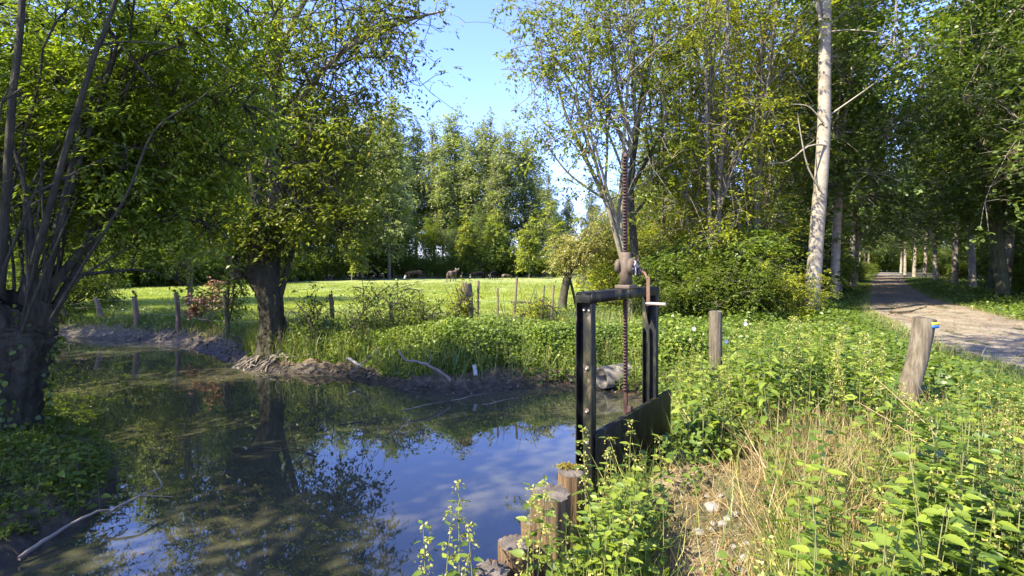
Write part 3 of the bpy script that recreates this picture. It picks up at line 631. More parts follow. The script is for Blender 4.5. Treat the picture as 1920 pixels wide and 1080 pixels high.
for k in range(3):
    rg = np.random.default_rng(500+k); lb = [(0, 0, 1.4, 1.7, 1.7, 1.2, 2.2)]
    for q in range(11): a_ = rg.uniform(0, 6.28); d_ = rg.uniform(.7, 2.0); lb.append((d_*math.cos(a_), d_*math.sin(a_), rg.uniform(.5, 3.2-d_*.5), rg.uniform(.35, .8), rg.uniform(.35, .8), rg.uniform(.3, .8), .5))
    mk('bush%d' % k, 'shrub', grow(130+k, [[(0, 0, -.2, .06), (.2, 0, 1, .05), (.1, .2, 2.4, .02)], [(0.1, 0, -.2, .05), (-.6, .3, 1, .04), (-1.0, .3, 1.9, .015)], [(0, .1, -.2, .05), (.7, -.3, 1, .04), (1.2, -.3, 1.7, .015)]], lb, 26, 620, 26, .12, .06, .24, TQ, .4, .3, .2, 2, .4, .7, 6, twr=.007),
       'bark_moss', ['leaf_dark', 'leaf_mid', 'leaf_yellow'][k], 'rounded leafy shrub', 'shrub')
mk('gold', 'small_tree', grow(140, [trunk_line(5.5, .08, .4, 2)], [(0, 0, 3.6, 1.2, 1.2, 2.4, 2), (.3, 0, 6.4, .6, .6, 1.2, .6), (-1.1, .2, 2.4, 1.1, .9, .8, .9), (1.3, -.3, 3.6, .8, .8, .9, .7), (-.9, .5, 5.0, .8, .8, .7, .6), (.9, .8, 1.6, .9, .9, .8, .6), (.6, -.4, 5.4, .6, .6, .6, .4)], 22, 480, 22, .22, .13, .30, TQ, .3, .3, .2, 1, .45, .7, 6, twr=.01), 'bark_grey', 'leaf_gold', 'small golden green tree', 'tree')
for k in range(2):      # avenue trees: long clear pale trunks
    lb = [(0, 0, 13, 3.0, 3.0, 5.5, 3.5), (1.6, 1.0, 9.0, 2.4, 2.2, 2.2, 1.5), (-1.6, -1, 8.0, 2.4, 2.3, 2.0, 1.5), (-1.0, 1.7, 6.6, 2.2, 2, 1.3, .8), (1.2, -1.6, 5.8, 2.3, 2.1, 1.4, 1.2), (-1.6, 1.2, 5.0, 2.2, 2.0, 1.0, .7), (0, 0, 18, 2, 2, 2, .8)]
    mk('ave%d' % k, 'avenue_poplar', grow(150+k, [trunk_line(19, .22, .9, k+11)], lb, 30, 1500, 25, .17, .13, .42, TQ, .3, .25, .28, 2, .5, .7, 9, twr=.009), 'bark_pale', 'leaf_shade', 'avenue tree', 'tree')

# poplar stand beyond the meadow
rng = np.random.default_rng(8); n = 0
far_sp = []
for u, vt, Yd in [(640, 190, 92), (690, 200, 96), (735, 185, 100), (780, 225, 104), (815, 240, 100), (850, 205, 106), (885, 250, 98), (915, 215, 108), (950, 235, 100), (985, 250, 104), (600, 210, 90), (560, 200, 88), (1010, 300, 112), (660, 230, 108), (830, 300, 96), (760, 290, 94), (930, 300, 96), (870, 280, 112), (700, 250, 114), (1030, 325, 100), (1065, 365, 104), (1050, 400, 98), (1110, 340, 112), (1150, 350, 108)]:
    x, y, z = P(u, vt, Yd); far_sp.append((x, y, z/30))
for u in range(-260, 620, 44):
    Yd = rng.uniform(66, 84); x, y, z = P(u+rng.uniform(-12, 12), 300, Yd); far_sp.append((x, y, rng.uniform(.92, 1.15)))
for x, y, s in far_sp:
    put('pop%d' % rng.integers(3), x, y, s*.95, group='poplars beyond the meadow', sz=s*1.02, z=-.45, label='tall pale green poplar in the distant stand beyond the meadow')
# woods left of the poplars and behind the near-left trees
for k in range(30):
    x = rng.uniform(-95, -18); y = np.interp(x, [-95, -45, -20], [46, 52, 70])+rng.uniform(0, 18)
    put('pop%d' % rng.integers(3) if k % 3 == 0 else 'wood%d' % rng.integers(3), x, y, rng.uniform(.75, 1.0) if k % 3 == 0 else rng.uniform(1.1, 1.5), group='trees of the wood left of the meadow', z=-.45, label='leafy tree in the dark wood at the left far side of the meadow')
# hedge of shrubs and low trees along the meadow's far side
for k, u in enumerate(range(-80, 1090, 26)):
    if u < 480: Yd = np.interp(u, [-80, 150, 480], [38, 47, 56])
    else: Yd = np.interp(u, [480, 640, 700, 1090], [60, 74, 82, 92])
    Yd += rng.uniform(-1.5, 1.5); x, y, z = P(u+rng.uniform(-8, 8), 500, Yd)
    put('bush%d' % (rng.integers(2)), x, y+1, rng.uniform(1.35, 2.0), group='shrubs of the far hedge', z=-.45, label='dark green shrub in the hedge at the far side of the meadow')
for k, u in enumerate(range(-60, 1090, 48)):
    Yd = np.interp(u, [-80, 150, 480, 640, 700, 1090], [42, 51, 64, 79, 87, 96])+rng.uniform(-1, 3); x, y, z = P(u, 500, Yd)
    put('wood%d' % rng.integers(3), x, y, rng.uniform(.6, .85), group='low trees behind the hedge', z=-.45, label='low dark tree standing close behind the hedge beyond the meadow')
for u, Yd, s, t in [(878, 87, 1.45, 'left of the two upright golden green trees in front of the far hedge'), (928, 86, 1.6, 'right of the two upright golden green trees in front of the far hedge'),
                    (992, 82, 1.35, 'wide golden tree at the right end of the far hedge'), (660, 70, 1.3, 'yellowish small tree at the hedge above the leftmost cattle')]:
    x, y, z = P(u, 500, Yd); put('gold', x, y, s, z=-.45, label=t)

# woodland between the meadow and the path
edge = [(5.6, 15.2, 'bush1', .62), (6.9, 15.4, 'bush0', .72), (8.3, 15.3, 'bush2', .55), (4.9, 16.6, 'bush0', .8), (7.6, 17.4, 'bush0', .85), (5.2, 19.5, 'bush2', 1.0), (4.9, 22, 'bush2', 1.2), (5.4, 26, 'bush1', 1.4), (9.6, 24.5, 'bush1', .8), (6.8, 17.4, 'bush0', 1.1), (4.4, 15.0, 'bush0', .45), (12.4, 24.2, 'bush0', 1.5)]
ed_l = ['leafy green bush at the wood edge right of the gate, third along', 'dark bush beside the gate crank, nearest of the wood edge', 'mid green bush below the slim yellow trees', 'dark bush behind the base of the airy tree',
        'dark bush close left of the pale poplar trunk', 'yellow green bush behind the small pollard', 'larger yellow bush deeper beside the meadow', 'broad bush where the meadow meets the wood', 'bush behind the pale poplar trunk', 'tall dark bush in the gloom behind the grey bollard', 'low dark bush right behind the sluice gate post', 'big bush in the gloom left of the pale poplar']
for (x, y, kx, s), lb in zip(edge, ed_l): put(kx, x, y, s, label=lb)
for (x, y, kx, s), lb in zip([(6.7, 17.0, 'yel0', .95), (8.6, 18.5, 'yel1', 1.05), (7.6, 20.5, 'yel0', 1.1), (6.2, 21, 'yel1', .85), (10.2, 21.5, 'yel1', 1.15), (9.2, 23.5, 'yel0', 1.1)],
                          ['slim yellow-green tree with crooked stems nearest the gate side of the wood', 'slim yellow tree whose stems rise just left of the pale poplar', 'slim tree between the two front yellow trees, further back', 'shorter yellow-green tree above the yellow bushes', 'yellow tree close behind the pale poplar trunk', 'yellow tree deep behind the others at the wood edge']):
    put(kx, x, y, s, label=lb)
for k in range(300):
    y = rng.uniform(22, 110); lo = np.interp(y, [18, 30, 80], [6, 7.5, 12]); hi = float(pxl(y))-4
    if hi < lo or k % 5: continue
    x = rng.uniform(lo, hi); 
    kx = ['wood0', 'wood1', 'wood2', 'yel0', 'yel1'][rng.integers(5)]
    put(kx, x, y, rng.uniform(.9, 1.25)*(1 if x/y > .48 else .55), group='trees in the wood between meadow and path', label='leafy tree inside the wood between the meadow and the dirt path')
for k in range(34):
    y = rng.uniform(27, 85); x = float(pxl(y))-rng.uniform(2.2, 4.5); put('bush%d' % rng.integers(2), x, y, rng.uniform(.5, .95), group='undergrowth left of the path', z=0, label='dark shrub in the undergrowth along the left side of the path')
# avenue along the path
L_row = [(14.0, 22.3), (18.2, 28.5), (23.9, 36), (30.2, 45), (38.5, 57), (49, 72), (62, 90), (78, 112)]
R_row = [(27.2, 28.2), (30.8, 34.2), (35.6, 41.2), (41.6, 50.2), (48.3, 60), (56.5, 72), (66, 86), (79, 104)]
ordn = ['first', 'second', 'third', 'fourth', 'fifth', 'sixth', 'seventh', 'eighth']
for k, (x, y) in enumerate(L_row): put('ave%d' % (k % 2), x, y, .95, label='%s dark trunk behind the pale poplar on the left side of the path' % ordn[k], group='avenue trees left of the path', z=0)
for k, (x, y) in enumerate(R_row): put('ave%d' % ((k+1) % 2), x, y, 1.0, label='%s avenue trunk from the right picture edge on the right side of the path' % ordn[k], group='avenue trees right of the path', z=0)
# nearer trees right of the path: crowns hang over it
for (x, y, kx, s), lb in zip([(20.5, 17.5, 'ave0', .95), (23, 21, 'ave1', 1.0), (18.5, 12.5, 'wood1', 1.0), (24.5, 16.5, 'wood0', 1.2), (30, 24, 'wood2', 1.2)],
                             ['nearest avenue tree right of the path with crown hanging over the track', 'second nearest tree right of the path, trunk outside the picture', 'tree at the right picture edge with low leafy boughs over the bollard', 'dark woodland tree filling the right edge', 'dark woodland tree behind the first avenue trunk']):
    put(kx, x, y, s, label=lb, z=0)
for k in range(110):
    y = rng.uniform(16, 115); x = float(pxr(y))+rng.uniform(8, 36)
    if x/y > 1.35: continue
    put('wood%d' % rng.integers(3), x, y, rng.uniform(.9, 1.3), group='trees in the wood right of the path', z=0, label='shaded tree in the dark wood right of the dirt path')
for k in range(46):
    y = rng.uniform(20, 90); x = float(pxr(y))+rng.uniform(6, 16); put('bush%d' % rng.integers(2), x, y, rng.uniform(.6, 1.3), group='undergrowth right of the path', z=0, label='dark shrub in the undergrowth of the wood right of the path')
for k in range(26):
    y = rng.uniform(118, 140); x = float(pxl(y))+rng.uniform(-10, 18); put(['wood0', 'wood1', 'bush0', 'bush1'][k % 4], x, y, rng.uniform(1.0, 1.3)*(1+(k % 4 > 1)*1.2), group='trees closing the path', z=0, label='tree at the far end of the path closing the view')
# left: shrubs and trees beyond the water on the left and behind the near pollard
for (x, y, kx, s), lb in zip([(-15.5, 17.8, 'bush1', .9), (-18, 20, 'wood1', .8), (-21, 23, 'wood0', .9), (-14.8, 23.5, 'yel0', .75), (-24, 19, 'wood2', .9), (-11, 8.5, 'bush0', .8), (-9.2, 6.6, 'bush1', .6), (-13.5, 9, 'wood1', .75), (-10.5, 5.5, 'wood2', .5), (-20, 10.5, 'wood0', .9)],
                             ['leafy shrub at the left end of the far bank', 'tree standing behind the leftmost fence posts', 'dark tree left of the meadow corner', 'yellow-green tree left in the meadow, behind the fence', 'tree far left beyond the river', 'dark shrub behind the near left pollard', 'shrub beside the near left pollard trunk', 'tree on the left bank behind the near pollard', 'tree at the extreme left of the near bank', 'tree up the river on the left bank']):
    put(kx, x, y, s, label=lb)
for (x, y, kx, s), lb in zip([(-9.0, 1.8, 'wood0', .70), (-7.6, -.6, 'wood2', .58), (-11.5, 4.6, 'wood1', .62)],  # trees out of view, added so their shade falls on the water
                             ['unseen young tree added on the left bank to shade the water', 'unseen young tree added left of the viewer to shade the near water', 'unseen young tree added further left behind the pollard for shade']):
    put(kx, x, y, s, label=lb)
for (x, y, kx, s), lb in zip([(24.5, 25.5, 'wood0', 1.5), (20.5, 14.8, 'wood2', 1.25), (29, 31, 'wood1', 1.4), (27, 19, 'ave0', 1.05)],
                             ['tall dark tree filling the top right between avenue crowns', 'leafy tree at the right edge in front of the avenue', 'dark tree between the first two right avenue trunks', 'avenue tree outside the right picture edge']):
    put(kx, x, y, s, label=lb)
stt = [[(-1.2, -1.6, -.2, .2), (-1.1, -1.4, 3, .17), (-.6, -.2, 7, .14), (.3, 1.8, 10, .10), (1.0, 3.4, 13, .05)]]
tt_ = grow(39, stt, [(1.0, 3.5, 12.5, 2.9, 2.9, 2.4, 1)], 16, 330, 24, .16, .12, .36, TQ, .3, .2, .3, 2, .6, .7, 9)
plant_tree('poplar', (-1.2, -1.6, GZ(-1.2, -1.6)), tt_, 'bark_grey', 'leaf_mid', 'tall leaning tree behind the viewer that dapples the near path')
# --- the big pale poplar
st = [[(9.9, 17, -.3, 0.285), (9.95, 17, .2, 0.237), (10.1, 17, 2.4, 0.218), (10.35, 17, 6, 0.198), (10.4, 17, 10, 0.174), (10.6, 17, 16, 0.119), (10.8, 17, 21, 0.040)]]
lob = [(10.6, 17, 17, 3, 3, 4.5, 3), (11.8, 17.5, 10.5, 2.2, 2.2, 2.0, 1.5), (9.0, 17.6, 12.0, 2.2, 2.2, 2.2, 1.2), (13.2, 17, 8.4, 1.5, 1.6, 1.2, .8)]
t = grow(41, st, lob, 24, 1000, 24, .12, .10, .38, TQ, .3, .12, .6, 2, .5, .7, 16, .02)
# a few bare side branches
for pts in [[(10.28, 16.8, 5.6), (9.6, 16.6, 5.5), (8.9, 16.5, 5.0), (8.2, 16.4, 4.9)], [(10.2, 16.8, 4.0), (9.6, 16.6, 4.8), (9.3, 16.5, 5.9), (9.2, 16.5, 6.6)], [(10.3, 16.8, 6.2), (9.7, 16.7, 6.8), (9.1, 16.7, 6.9)], [(10.5, 17, 6.6), (11.6, 16.8, 7.4), (12.6, 16.6, 8.2)]]:
    t[0].tube(smooth_poly(pts, 10), np.linspace(.035, .008, 10), 6)
plant_tree('poplar', (9.95, 17, 0), t, 'bark_pale', 'leaf_dark', 'tall poplar with a smooth pale sunlit trunk beside the dirt path', 'poplar')

# dead brown bush, sapling, weeds along the far bank
t = grow(51, [[(-8.6, 14.2, 0, .02), (-8.6, 14.2, .7, .01)], [(-8.5, 14.2, 0, .02), (-8.1, 14.2, .8, .01)]], [(-8.75, 14.2, .45, .35, .3, .35, 1.2), (-8.05, 14.2, .6, .3, .3, .35, 1), (-8.1, 14.2, 1.05, .25, .25, .1, .3)], 12, 130, 14, .09, .06, .10, TQ, .5, .3, .2, 2, .6, 1, 5)
t[0].shift((.45, -.75, 0)); t[1].shift((.45, -.75, 0)); plant_tree('withered_bush', (-9.05, 14.95, GZ(-9.05, 14.95)), t, 'twig', 'leaf_brown', 'withered bush with pinkish brown leaves between the fence posts and the leafy sapling', 'bush')
t = grow(52, [[(-7.3, 13.2, -.1, .02), (-7.3, 13.2, 1.0, .018), (-7.2, 13.2, 2.3, .008)]], [(-7.2, 13.2, .7, .5, .4, .6, 1.4), (-7.1, 13.1, 1.9, .5, .4, .5, 1)], 14, 130, 14, .085, .04, .13, TQ, .5, .3, .15, 2, .6, .7, 5)
plant_tree('sapling', (-7.3, 13.2, GZ(-7.3, 13.2)), t, 'bark_moss', 'leaf_mid', 'thin leafy sapling growing round a fence post left of the pollard across the river', 'sapling')
wlab = ['arching dark bramble right beside the pollard trunk', 'scrambling dog rose between the pollard and the thick wooden post', 'tall thin-leaved bramble round the thin fence post', 'loose weedy bush left of the thick wooden post', 'yellowish weed clump against the thick wooden post', 'twiggy yellow bush near the right end of the far fence']
for k, (x, y, h, w_, mt) in enumerate([(-4.4, 11.3, 1.2, .5, 'leaf_dark'), (-3.2, 11.3, 1.3, .7, 'leaf_dark'), (-2.5, 11.2, 1.35, .6, 'leaf_dark'), (-1.9, 11.0, 1.2, .5, 'leaf_mid'), (-1.15, 11.2, 1.4, .35, 'leaf_yellow'), (.5, 11.5, 1.0, .6, 'leaf_yellow')]):
    g0 = GZ(x, y); st = []
    r2 = np.random.default_rng(60+k)
    for q in range(9):
        a = r2.uniform(0, 6.28); hh = h*r2.uniform(.6, 1.2)
        st.append([(x, y, g0-.05, .008), (x+.3*w_*math.cos(a), y+.3*w_*math.sin(a), g0+hh*.6, .006), (x+w_*math.cos(a), y+w_*math.sin(a), g0+hh*r2.uniform(.8, 1.05), .003)])
    t = grow(70+k, st, [(x, y, g0+h*.55, w_, w_*.8, h*.5, 1)], 10, 150, 10, .07, .035, .09, TQ, .5, .3, .2, 2, .6, 1, 4, twr=.003)
    plant_tree('bramble', (x, y, g0), t, 'bark_dark', mt, wlab[k], 'bramble', trunk='stem', crown='foliage')

# ------------------------------------------------------------------ posts
def log(mb, pts, rad, seg=20, groove=.06, seed=0, wob=.03, top=True):
    """rough round log: per-angle grooves running along it"""
    rng = np.random.default_rng(seed)
    pts = smooth_poly(pts, 14); n = len(pts); th = np.arange(seg)/seg*2*np.pi
    gr = 1+groove*(rng.random(seg)-.6)+.04*np.sin(2*th+rng.random()*6)+.03*np.sin(3*th+rng.random()*6)
    rad = np.interp(np.linspace(0, 1, n), np.linspace(0, 1, len(rad)), rad)
    t = norm(np.gradient(pts, axis=0)); a = norm(np.cross(t, [0, 1., 0.01])); b = np.cross(t, a)
    rr = rad[:, None]*gr[None, :]*(1+wob*(rng.random((n, seg))-.5))
    v = pts[:, None]+rr[..., None]*(np.cos(th)[None, :, None]*a[:, None]+np.sin(th)[None, :, None]*b[:, None])
    v[-1, :, 2] += (rng.random(seg)-.5)*rad[-1]*.12
    i = np.arange(n-1)[:, None]*seg; j = np.arange(seg)[None, :]; k = (j+1) % seg
    q = np.stack([i+j, i+seg+j, i+seg+k, i+k], -1).reshape(-1, 4)
    mb.add(v.reshape(-1, 3), q, np.full(len(q), 4))
    return v[-1]
def topcap(mb, ring, seed=0, inset=.0, dome=.01):
    rng = np.random.default_rng(seed); c = ring.mean(0); seg = len(ring)
    rings = [ring+[0, 0, .001], c+(ring-c)*.8+[0, 0, dome*.6], c+(ring-c)*.5+[0, 0, dome], c+(ring-c)*.2+[0, 0, dome]]
    rings = [r+np.c_[np.zeros((seg, 2)), (rng.random(seg)-.5)*.006] for r in rings]
    # radial cracks
    for q in rng.integers(seg, size=4):
        for r in rings[:3]: r[q, 2] -= .014
    v = np.concatenate(rings+[c[None]+[0, 0, dome]]); f = []
    for r in range(3):
        for j in range(seg): k = (j+1) % seg; f.append([r*seg+j, (r+1)*seg+j, (r+1)*seg+k, r*seg+k][::-1])
    for j in range(seg): f.append([3*seg+j, 4*seg, 3*seg+(j+1) % seg][::-1])
    mb.faces(v, f)
def stump(name, pts, rad, label, cat, matb='pile', groove=.16, seed=0, seg=34, moss=False):
    base = pts[0]; root = empty(name, base); loc = np.array(base)
    mb = MB(); ring = log(mb, [tuple(np.array(p)-loc) for p in pts], rad, seg, groove, seed, .05)
    mb.build('post_body' if 'post' in name or 'bollard' in name else 'log', M[matb], root, smooth=False)
    mb = MB(); topcap(mb, ring, seed); c = ring.mean(0)
    mb.shift(c); mb.build('cut_top', M['cut'], root, loc=tuple(c))
    if moss:
        mb = MB(); rng = np.random.default_rng(2)
        p = c+np.c_[rng.normal(size=(500, 2))*rad[-1]*[.38, .22]+[-.01, .03], rng.random(500)*.012+.008]
        leaves(mb, p, np.c_[rng.normal(size=(500, 2))*.5, np.ones(500)], rng.normal(size=(500, 3)), .014, .008, TQ)
        mb.build('moss_cushion', M['moss'], root)
    return tag(root, label, cat)
def VP(u, v, Y, dz=0): x, y, z = P(u, v, Y); return (x, y, z)
def vpile(name, u, v, Y, r, label, seed, moss=False, lean=0):
    x, y, z = P(u, v, Y); return stump(name, [(x+lean, y+.05, -1.0), (x+lean*.5, y+.02, -.1), (x, y, z)], [r*1.02, r, r*.98], label, 'pile', seed=seed, moss=moss)
vpile('timber_pile', 1070, 885, 2.72, .070, 'weathered round pile capped with yellow moss against the gate post', 1, True)
vpile('timber_pile', 1033, 924, 2.36, .090, 'widest pile with a flat grey cracked top, in front of the mossy one', 2)
vpile('timber_pile', 1000, 975, 2.42, .055, 'low broken pile half hidden behind the widest pile', 5, lean=.01)
vpile('timber_pile', 966, 1018, 2.22, .072, 'short brown pile standing in the plants left of the widest pile', 3)
vpile('timber_pile', 922, 1068, 2.12, .070, 'lowest pile at the bottom edge, leftmost of the row', 4)
# bollards by the path
x, y, z = P(1342, 584, 7.0)
stump('bollard', [(x, y, -.15), (x, y, .5), (x, y, z)], [.092, .09, .088], 'upright grey wooden bollard standing in the weeds near the wood edge', 'bollard', 'post', .08, 7, 24)
x, y, z = P(1738, 597, 4.9)
b = stump('bollard', [(x-.22, y, -.1), (x-.17, y, .45), (x-.09, y, .75), (x-.02, y, z)], [.092, .088, .084, .092], 'leaning wooden bollard with a yellow and blue waymark beside the path', 'bollard', 'post', .10, 8, 28)
mt = MB(); my = MB(); mbl = MB()
bx, by, bz = x-(x-.22), 0, 0
def arcplate(mb, z0, z1, r, a0, a1, cx, cy):
    n = 8; an = np.linspace(a0, a1, n); vs = []
    for rr in (r, r+.006):
        for zz in (z0, z1):
            for a in an: vs.append((cx+rr*math.cos(a), cy+rr*math.sin(a), zz))
    f = []
    for k in range(n-1):
        f += [[k, k+1, n+k+1, n+k], [2*n+k, 3*n+k, 3*n+k+1, 2*n+k+1], [k, 2*n+k, 2*n+k+1, k+1], [n+k, n+k+1, 3*n+k+1, 3*n+k]]
    f += [[0, n, 3*n, 2*n], [n-1, 3*n-1, 4*n-1, 2*n-1]]
    mb.faces(np.array(vs), f)
cx = .205; zt = z-(-.1)
arcplate(my, zt-.055, zt-.030, .097, R(-100), R(-30), cx, 0)
arcplate(mbl, zt-.082, zt-.0555, .097, R(-100), R(-30), cx, 0)
plate = my.build('waymark_yellow_band', M['yellow'], b); mbl.build('waymark_blue_band', M['blue'], b)

# fence stakes
def stake(u0, v0, u1, v1, Y, wpx, label, matk='stake', name='fence_post', group='fence posts along the river'):
    a = P(u0, v0, Y); bb = P(u1, v1, Y); r = wpx/960*Y/2; a = (a[0], a[1], min(a[2], GZ(a[0], a[1])-.15))
    root = empty(name, a); mb = MB()
    d = np.array(bb)-a; ring = log(mb, [(0, 0, 0), tuple(d*.5+[r*.3, 0, 0]), tuple(d)], [r*1.05, r, r*.95], 12, .12, int(u0), .06)
    mb.build('shaft', M[matk], root); mb = MB(); topcap(mb, ring, int(u0)); c = ring.mean(0); mb.shift(c); mb.build('cut_top', M['cut'], root, loc=tuple(c))
    return tag(root, label, 'fence post', group)
fence = [
    (122, 625, 118, 570, 17.0, 7, 'leftmost thin stake of the river fence, half hidden by branches'),
    (193, 612, 179, 558, 16.8, 8, 'fence stake leaning left, second from the left of the river fence'),
    (258, 628, 252, 556, 16.0, 9, 'straight brown stake, third from the left of the river fence'),
    (335, 625, 330, 549, 15.3, 9, 'tall brown stake just left of the withered brown bush'),
    (427, 610, 421, 547, 13.7, 7, 'dark stake overgrown by the leafy sapling'),
    (624, 606, 620, 552, 12.6, 8, 'short dark stake right of the pollard trunk'),
    (733, 610, 732, 551, 12.2, 7, 'thin dark stake in the brambles left of the thick post'),
    (893, 605, 897, 527, 12.5, 5, 'thin dark stake immediately right of the thick post'),
    (932, 620, 933, 541, 11.8, 4, 'pale bare thin stake, second right of the thick post'),
    (960, 606, 969, 520, 12.4, 5, 'tall thin stake leaning right, in the middle between thick post and gate'),
    (1012, 600, 1020, 537, 12.8, 4, 'short thin dark stake near the gate, left of the last one'),
    (1030, 600, 1038, 535, 12.8, 5, 'last thin grey stake of the fence before the gate'),
]
for f in fence: stake(*f)
stake(875, 650, 874, 531, 11.66, 20, 'thick square weathered post standing on the far bank in the middle', 'post', group=None)
# wires
mb = MB()
for hgt in (.45, .85):
    pts = []
    for f in fence[:12]:
        a = np.array(P(f[0], f[1], f[4])); bb = np.array(P(f[2], f[3], f[4])); g0 = GZ(a[0], a[1]); t = (g0+hgt-a[2])/(bb[2]-a[2]); pts.append(a+(bb-a)*min(t, .95)+[0, -.05, 0])
    for p, q_ in zip(pts[:-1], pts[1:]):
        t = np.linspace(0, 1, 5)[:, None]; c = p+(q_-p)*t; c[:, 2] -= .04*np.sin(t[:, 0]*np.pi); mb.tube(c, .0025, 4, False)
tag(mb.build('fence_wire', M['wire']), 'thin sagging wires strung between the stakes of the river fence', 'wire')

# ------------------------------------------------------------------ sluice gate
Lp = np.array([.46, 3.30, 0]); dv = norm(np.array([.705, .97, 0])); nv = np.array([dv[1], -dv[0], 0]); zv = np.array([0, 0, 1.])
AX = np.array([dv, nv, zv])          # local axes: s (along), n (towards viewer side), z
gate = empty('sluice_gate', (Lp[0], Lp[1], -.9)); GO = np.array([Lp[0], Lp[1], -.9])
tag(gate, 'black steel sluice gate with a tall rusty rack and crank, standing at the bank', 'sluice gate')
def gp(s, n, z): return Lp+dv*s+nv*n+zv*z-GO
def gb(mb, s0, s1, n0, n1, z0, z1, bev=.002):
    mb.box(gp((s0+s1)/2, (n0+n1)/2, (z0+z1)/2), ((s1-s0)/2, (n1-n0)/2, (z1-z0)/2), AX, bev)
ZT = 1.475; W2 = .058
# left post: channel open outwards (-s)
mb = MB(); gb(mb, .052, .060, -W2, W2, -.85, ZT-.070); gb(mb, 0, .0515, -W2, -W2+.008, -.85, ZT-.070); gb(mb, 0, .0515, W2-.008, W2, -.85, ZT-.070)
gb(mb, 0.0605, .085, W2-.03, W2-.008, -.85, 1.12)
lpst = mb.build('upright', M['paint'], gate)
mb = MB()
for n_, z_ in [(-.018, 1.36), (.018, 1.36), (0, .98), (0, .70), (0, .50)]:
    mb.tube([gp(.0515, n_, z_), gp(.038, n_, z_)], [.009, .009], 6); mb.tube([gp(.0515, n_, z_), gp(.046, n_, z_)], [.013, .013], 12)
mb.build('bolt_heads', M['bare_steel'], lpst)
S1 = 1.20
mb = MB(); gb(mb, S1-.060, S1-.052, -W2, W2, -.85, ZT-.070); gb(mb, S1-.0515, S1, -W2, -W2+.008, -.85, ZT-.070); gb(mb, S1-.0515, S1, W2-.008, W2, -.85, ZT-.070)
gb(mb, S1-.10, S1-.0605, -.045, -.037, -.85, 1.13); gb(mb, S1-.10, S1-.0605, .010, .018, -.85, 1.13)
rpst = mb.build('upright', M['paint'], gate)
mb = MB(); mb.prism([(S1-.062, ZT-.07), (S1-.062, 1.16), (S1-.115, 1.27), (S1-.16, ZT-.07)], dv, zv, nv, Lp-GO, -.004, .004); mb.build('beam_shadow_plate', M['paint'], gate)  # solid plate standing in for the beam's diagonal shadow on the right upright
mb = MB(); mb.prism([(-.004, ZT-.0705), (.0, ZT-.02), (.03, ZT), (S1-.01, ZT), (S1+.012, ZT-.02), (S1+.012, ZT-.0705)], dv, zv, nv, Lp-GO, W2-.008, W2+.003)
gb(mb, .02, S1, -W2, W2-.0085, ZT-.008, ZT-.0002); gb(mb, .0, S1+.01, -W2-.001, -W2+.008, ZT-.0705, ZT-.0085); gb(mb, -.004, .004, -W2+.0085, W2-.0085, ZT-.07, ZT-.02)
mb.prism([(.0, ZT-.021), (.02, ZT-.001), (.02, ZT-.0085), (.006, ZT-.0225)], dv, zv, nv, Lp-GO, -W2+.001, W2-.009)
beam = mb.build('crossbeam', M['paint'], gate)
mb = MB()
for s_, n_ in [(.05, -.03), (.09, .02), (1.05, .02), (1.12, -.03)]: mb.tube([gp(s_, n_, ZT), gp(s_, n_, ZT+.010)], [.010, .009], 6)
mb.build('bolt_heads', M['paint'], beam)
# plate
mb = MB(); gb(mb, .035, 1.46, W2+.006, W2+.014, -.85, .565, .001); gb(mb, .036, 1.46, W2-.02, W2+.0055, .540, .5645, .001)
mb.build('gate_plate', M['paint'], gate)
# rack: back bar + teeth facing -s
sr = .664; mb = MB()
gb(mb, sr-.006, sr+.012, -.013, .013, .52, 2.485, .001)
zz = .72
while zz < 2.47:
    if not (ZT-.07 < zz < ZT+.23):
        mb.prism([(sr-.0055, zz-.0085), (sr-.024, zz-.004), (sr-.024, zz+.004), (sr-.0055, zz+.0085)], dv, zv, nv, Lp-GO, -.012, .012)
    zz += .0235
mb.build('toothed_rack', M['rust'], gate)
mb = MB(); gb(mb, sr-.02, sr+.02, .02, .05, .50, .60); mb.build('rack_bracket', M['rust'], gate)
# winch housing
hs = empty  # (unused)
mb = MB(); gb(mb, sr-.07, sr+.075, -.055, .062, ZT+.001, ZT+.028, .003); base = mb.build('winch_base', M['cast'], gate)
mb = MB()
mb.prism([(sr-.045, ZT+.0285), (sr+.055, ZT+.0285), (sr+.040, ZT+.13), (sr+.030, ZT+.27), (sr-.034, ZT+.27), (sr-.036, ZT+.13)], dv, zv, nv, Lp-GO, -.030, .034)
hou = mb.build('winch_housing', M['cast'], gate)
def disc(mb, s, z, n0, n1, r, seg=24): mb.tube([gp(s, n0, z), gp(s, n0, z), gp(s, n1, z), gp(s, n1, z)], [r*.9, r, r, r*.9], seg)
mb = MB(); disc(mb, sr-.005, ZT+.165, .0345, .075, .062); disc(mb, sr-.005, ZT+.165, -.062, -.0305, .055); mb.build('gear_cover', M['cast'], hou, smooth=False)
mb = MB(); mb.tube([gp(sr-.005, .0755, ZT+.165), gp(sr-.005, .10, ZT+.165)], [.016, .014], 10)
for k in range(4):
    a = k*1.57+.4; mb.tube([gp(sr-.005+.045*math.cos(a), .0755, ZT+.165+.045*math.sin(a)), gp(sr-.005+.045*math.cos(a), .083, ZT+.165+.045*math.sin(a))], [.007, .007], 6)
mb.build('bolt_heads', M['bare_steel'], hou)
mb = MB(); gb(mb, sr-.03, sr-.012, .084, .094, ZT+.10, ZT+.205, .002); gb(mb, sr-.045, sr+.01, .0845, .093, ZT+.17, ZT+.185, .002); mb.build('pawl', M['bare_steel'], gate)
mb = MB(); zc = ZT+.128
disc(mb, sr+.028, zc, .080, .112, .026, 16); 
for k in range(12):
    a = k/12*6.283; c = gp(sr+.028+.028*math.cos(a), .096, zc+.028*math.sin(a)); mb.box(c, (.004, .014, .004), AX)
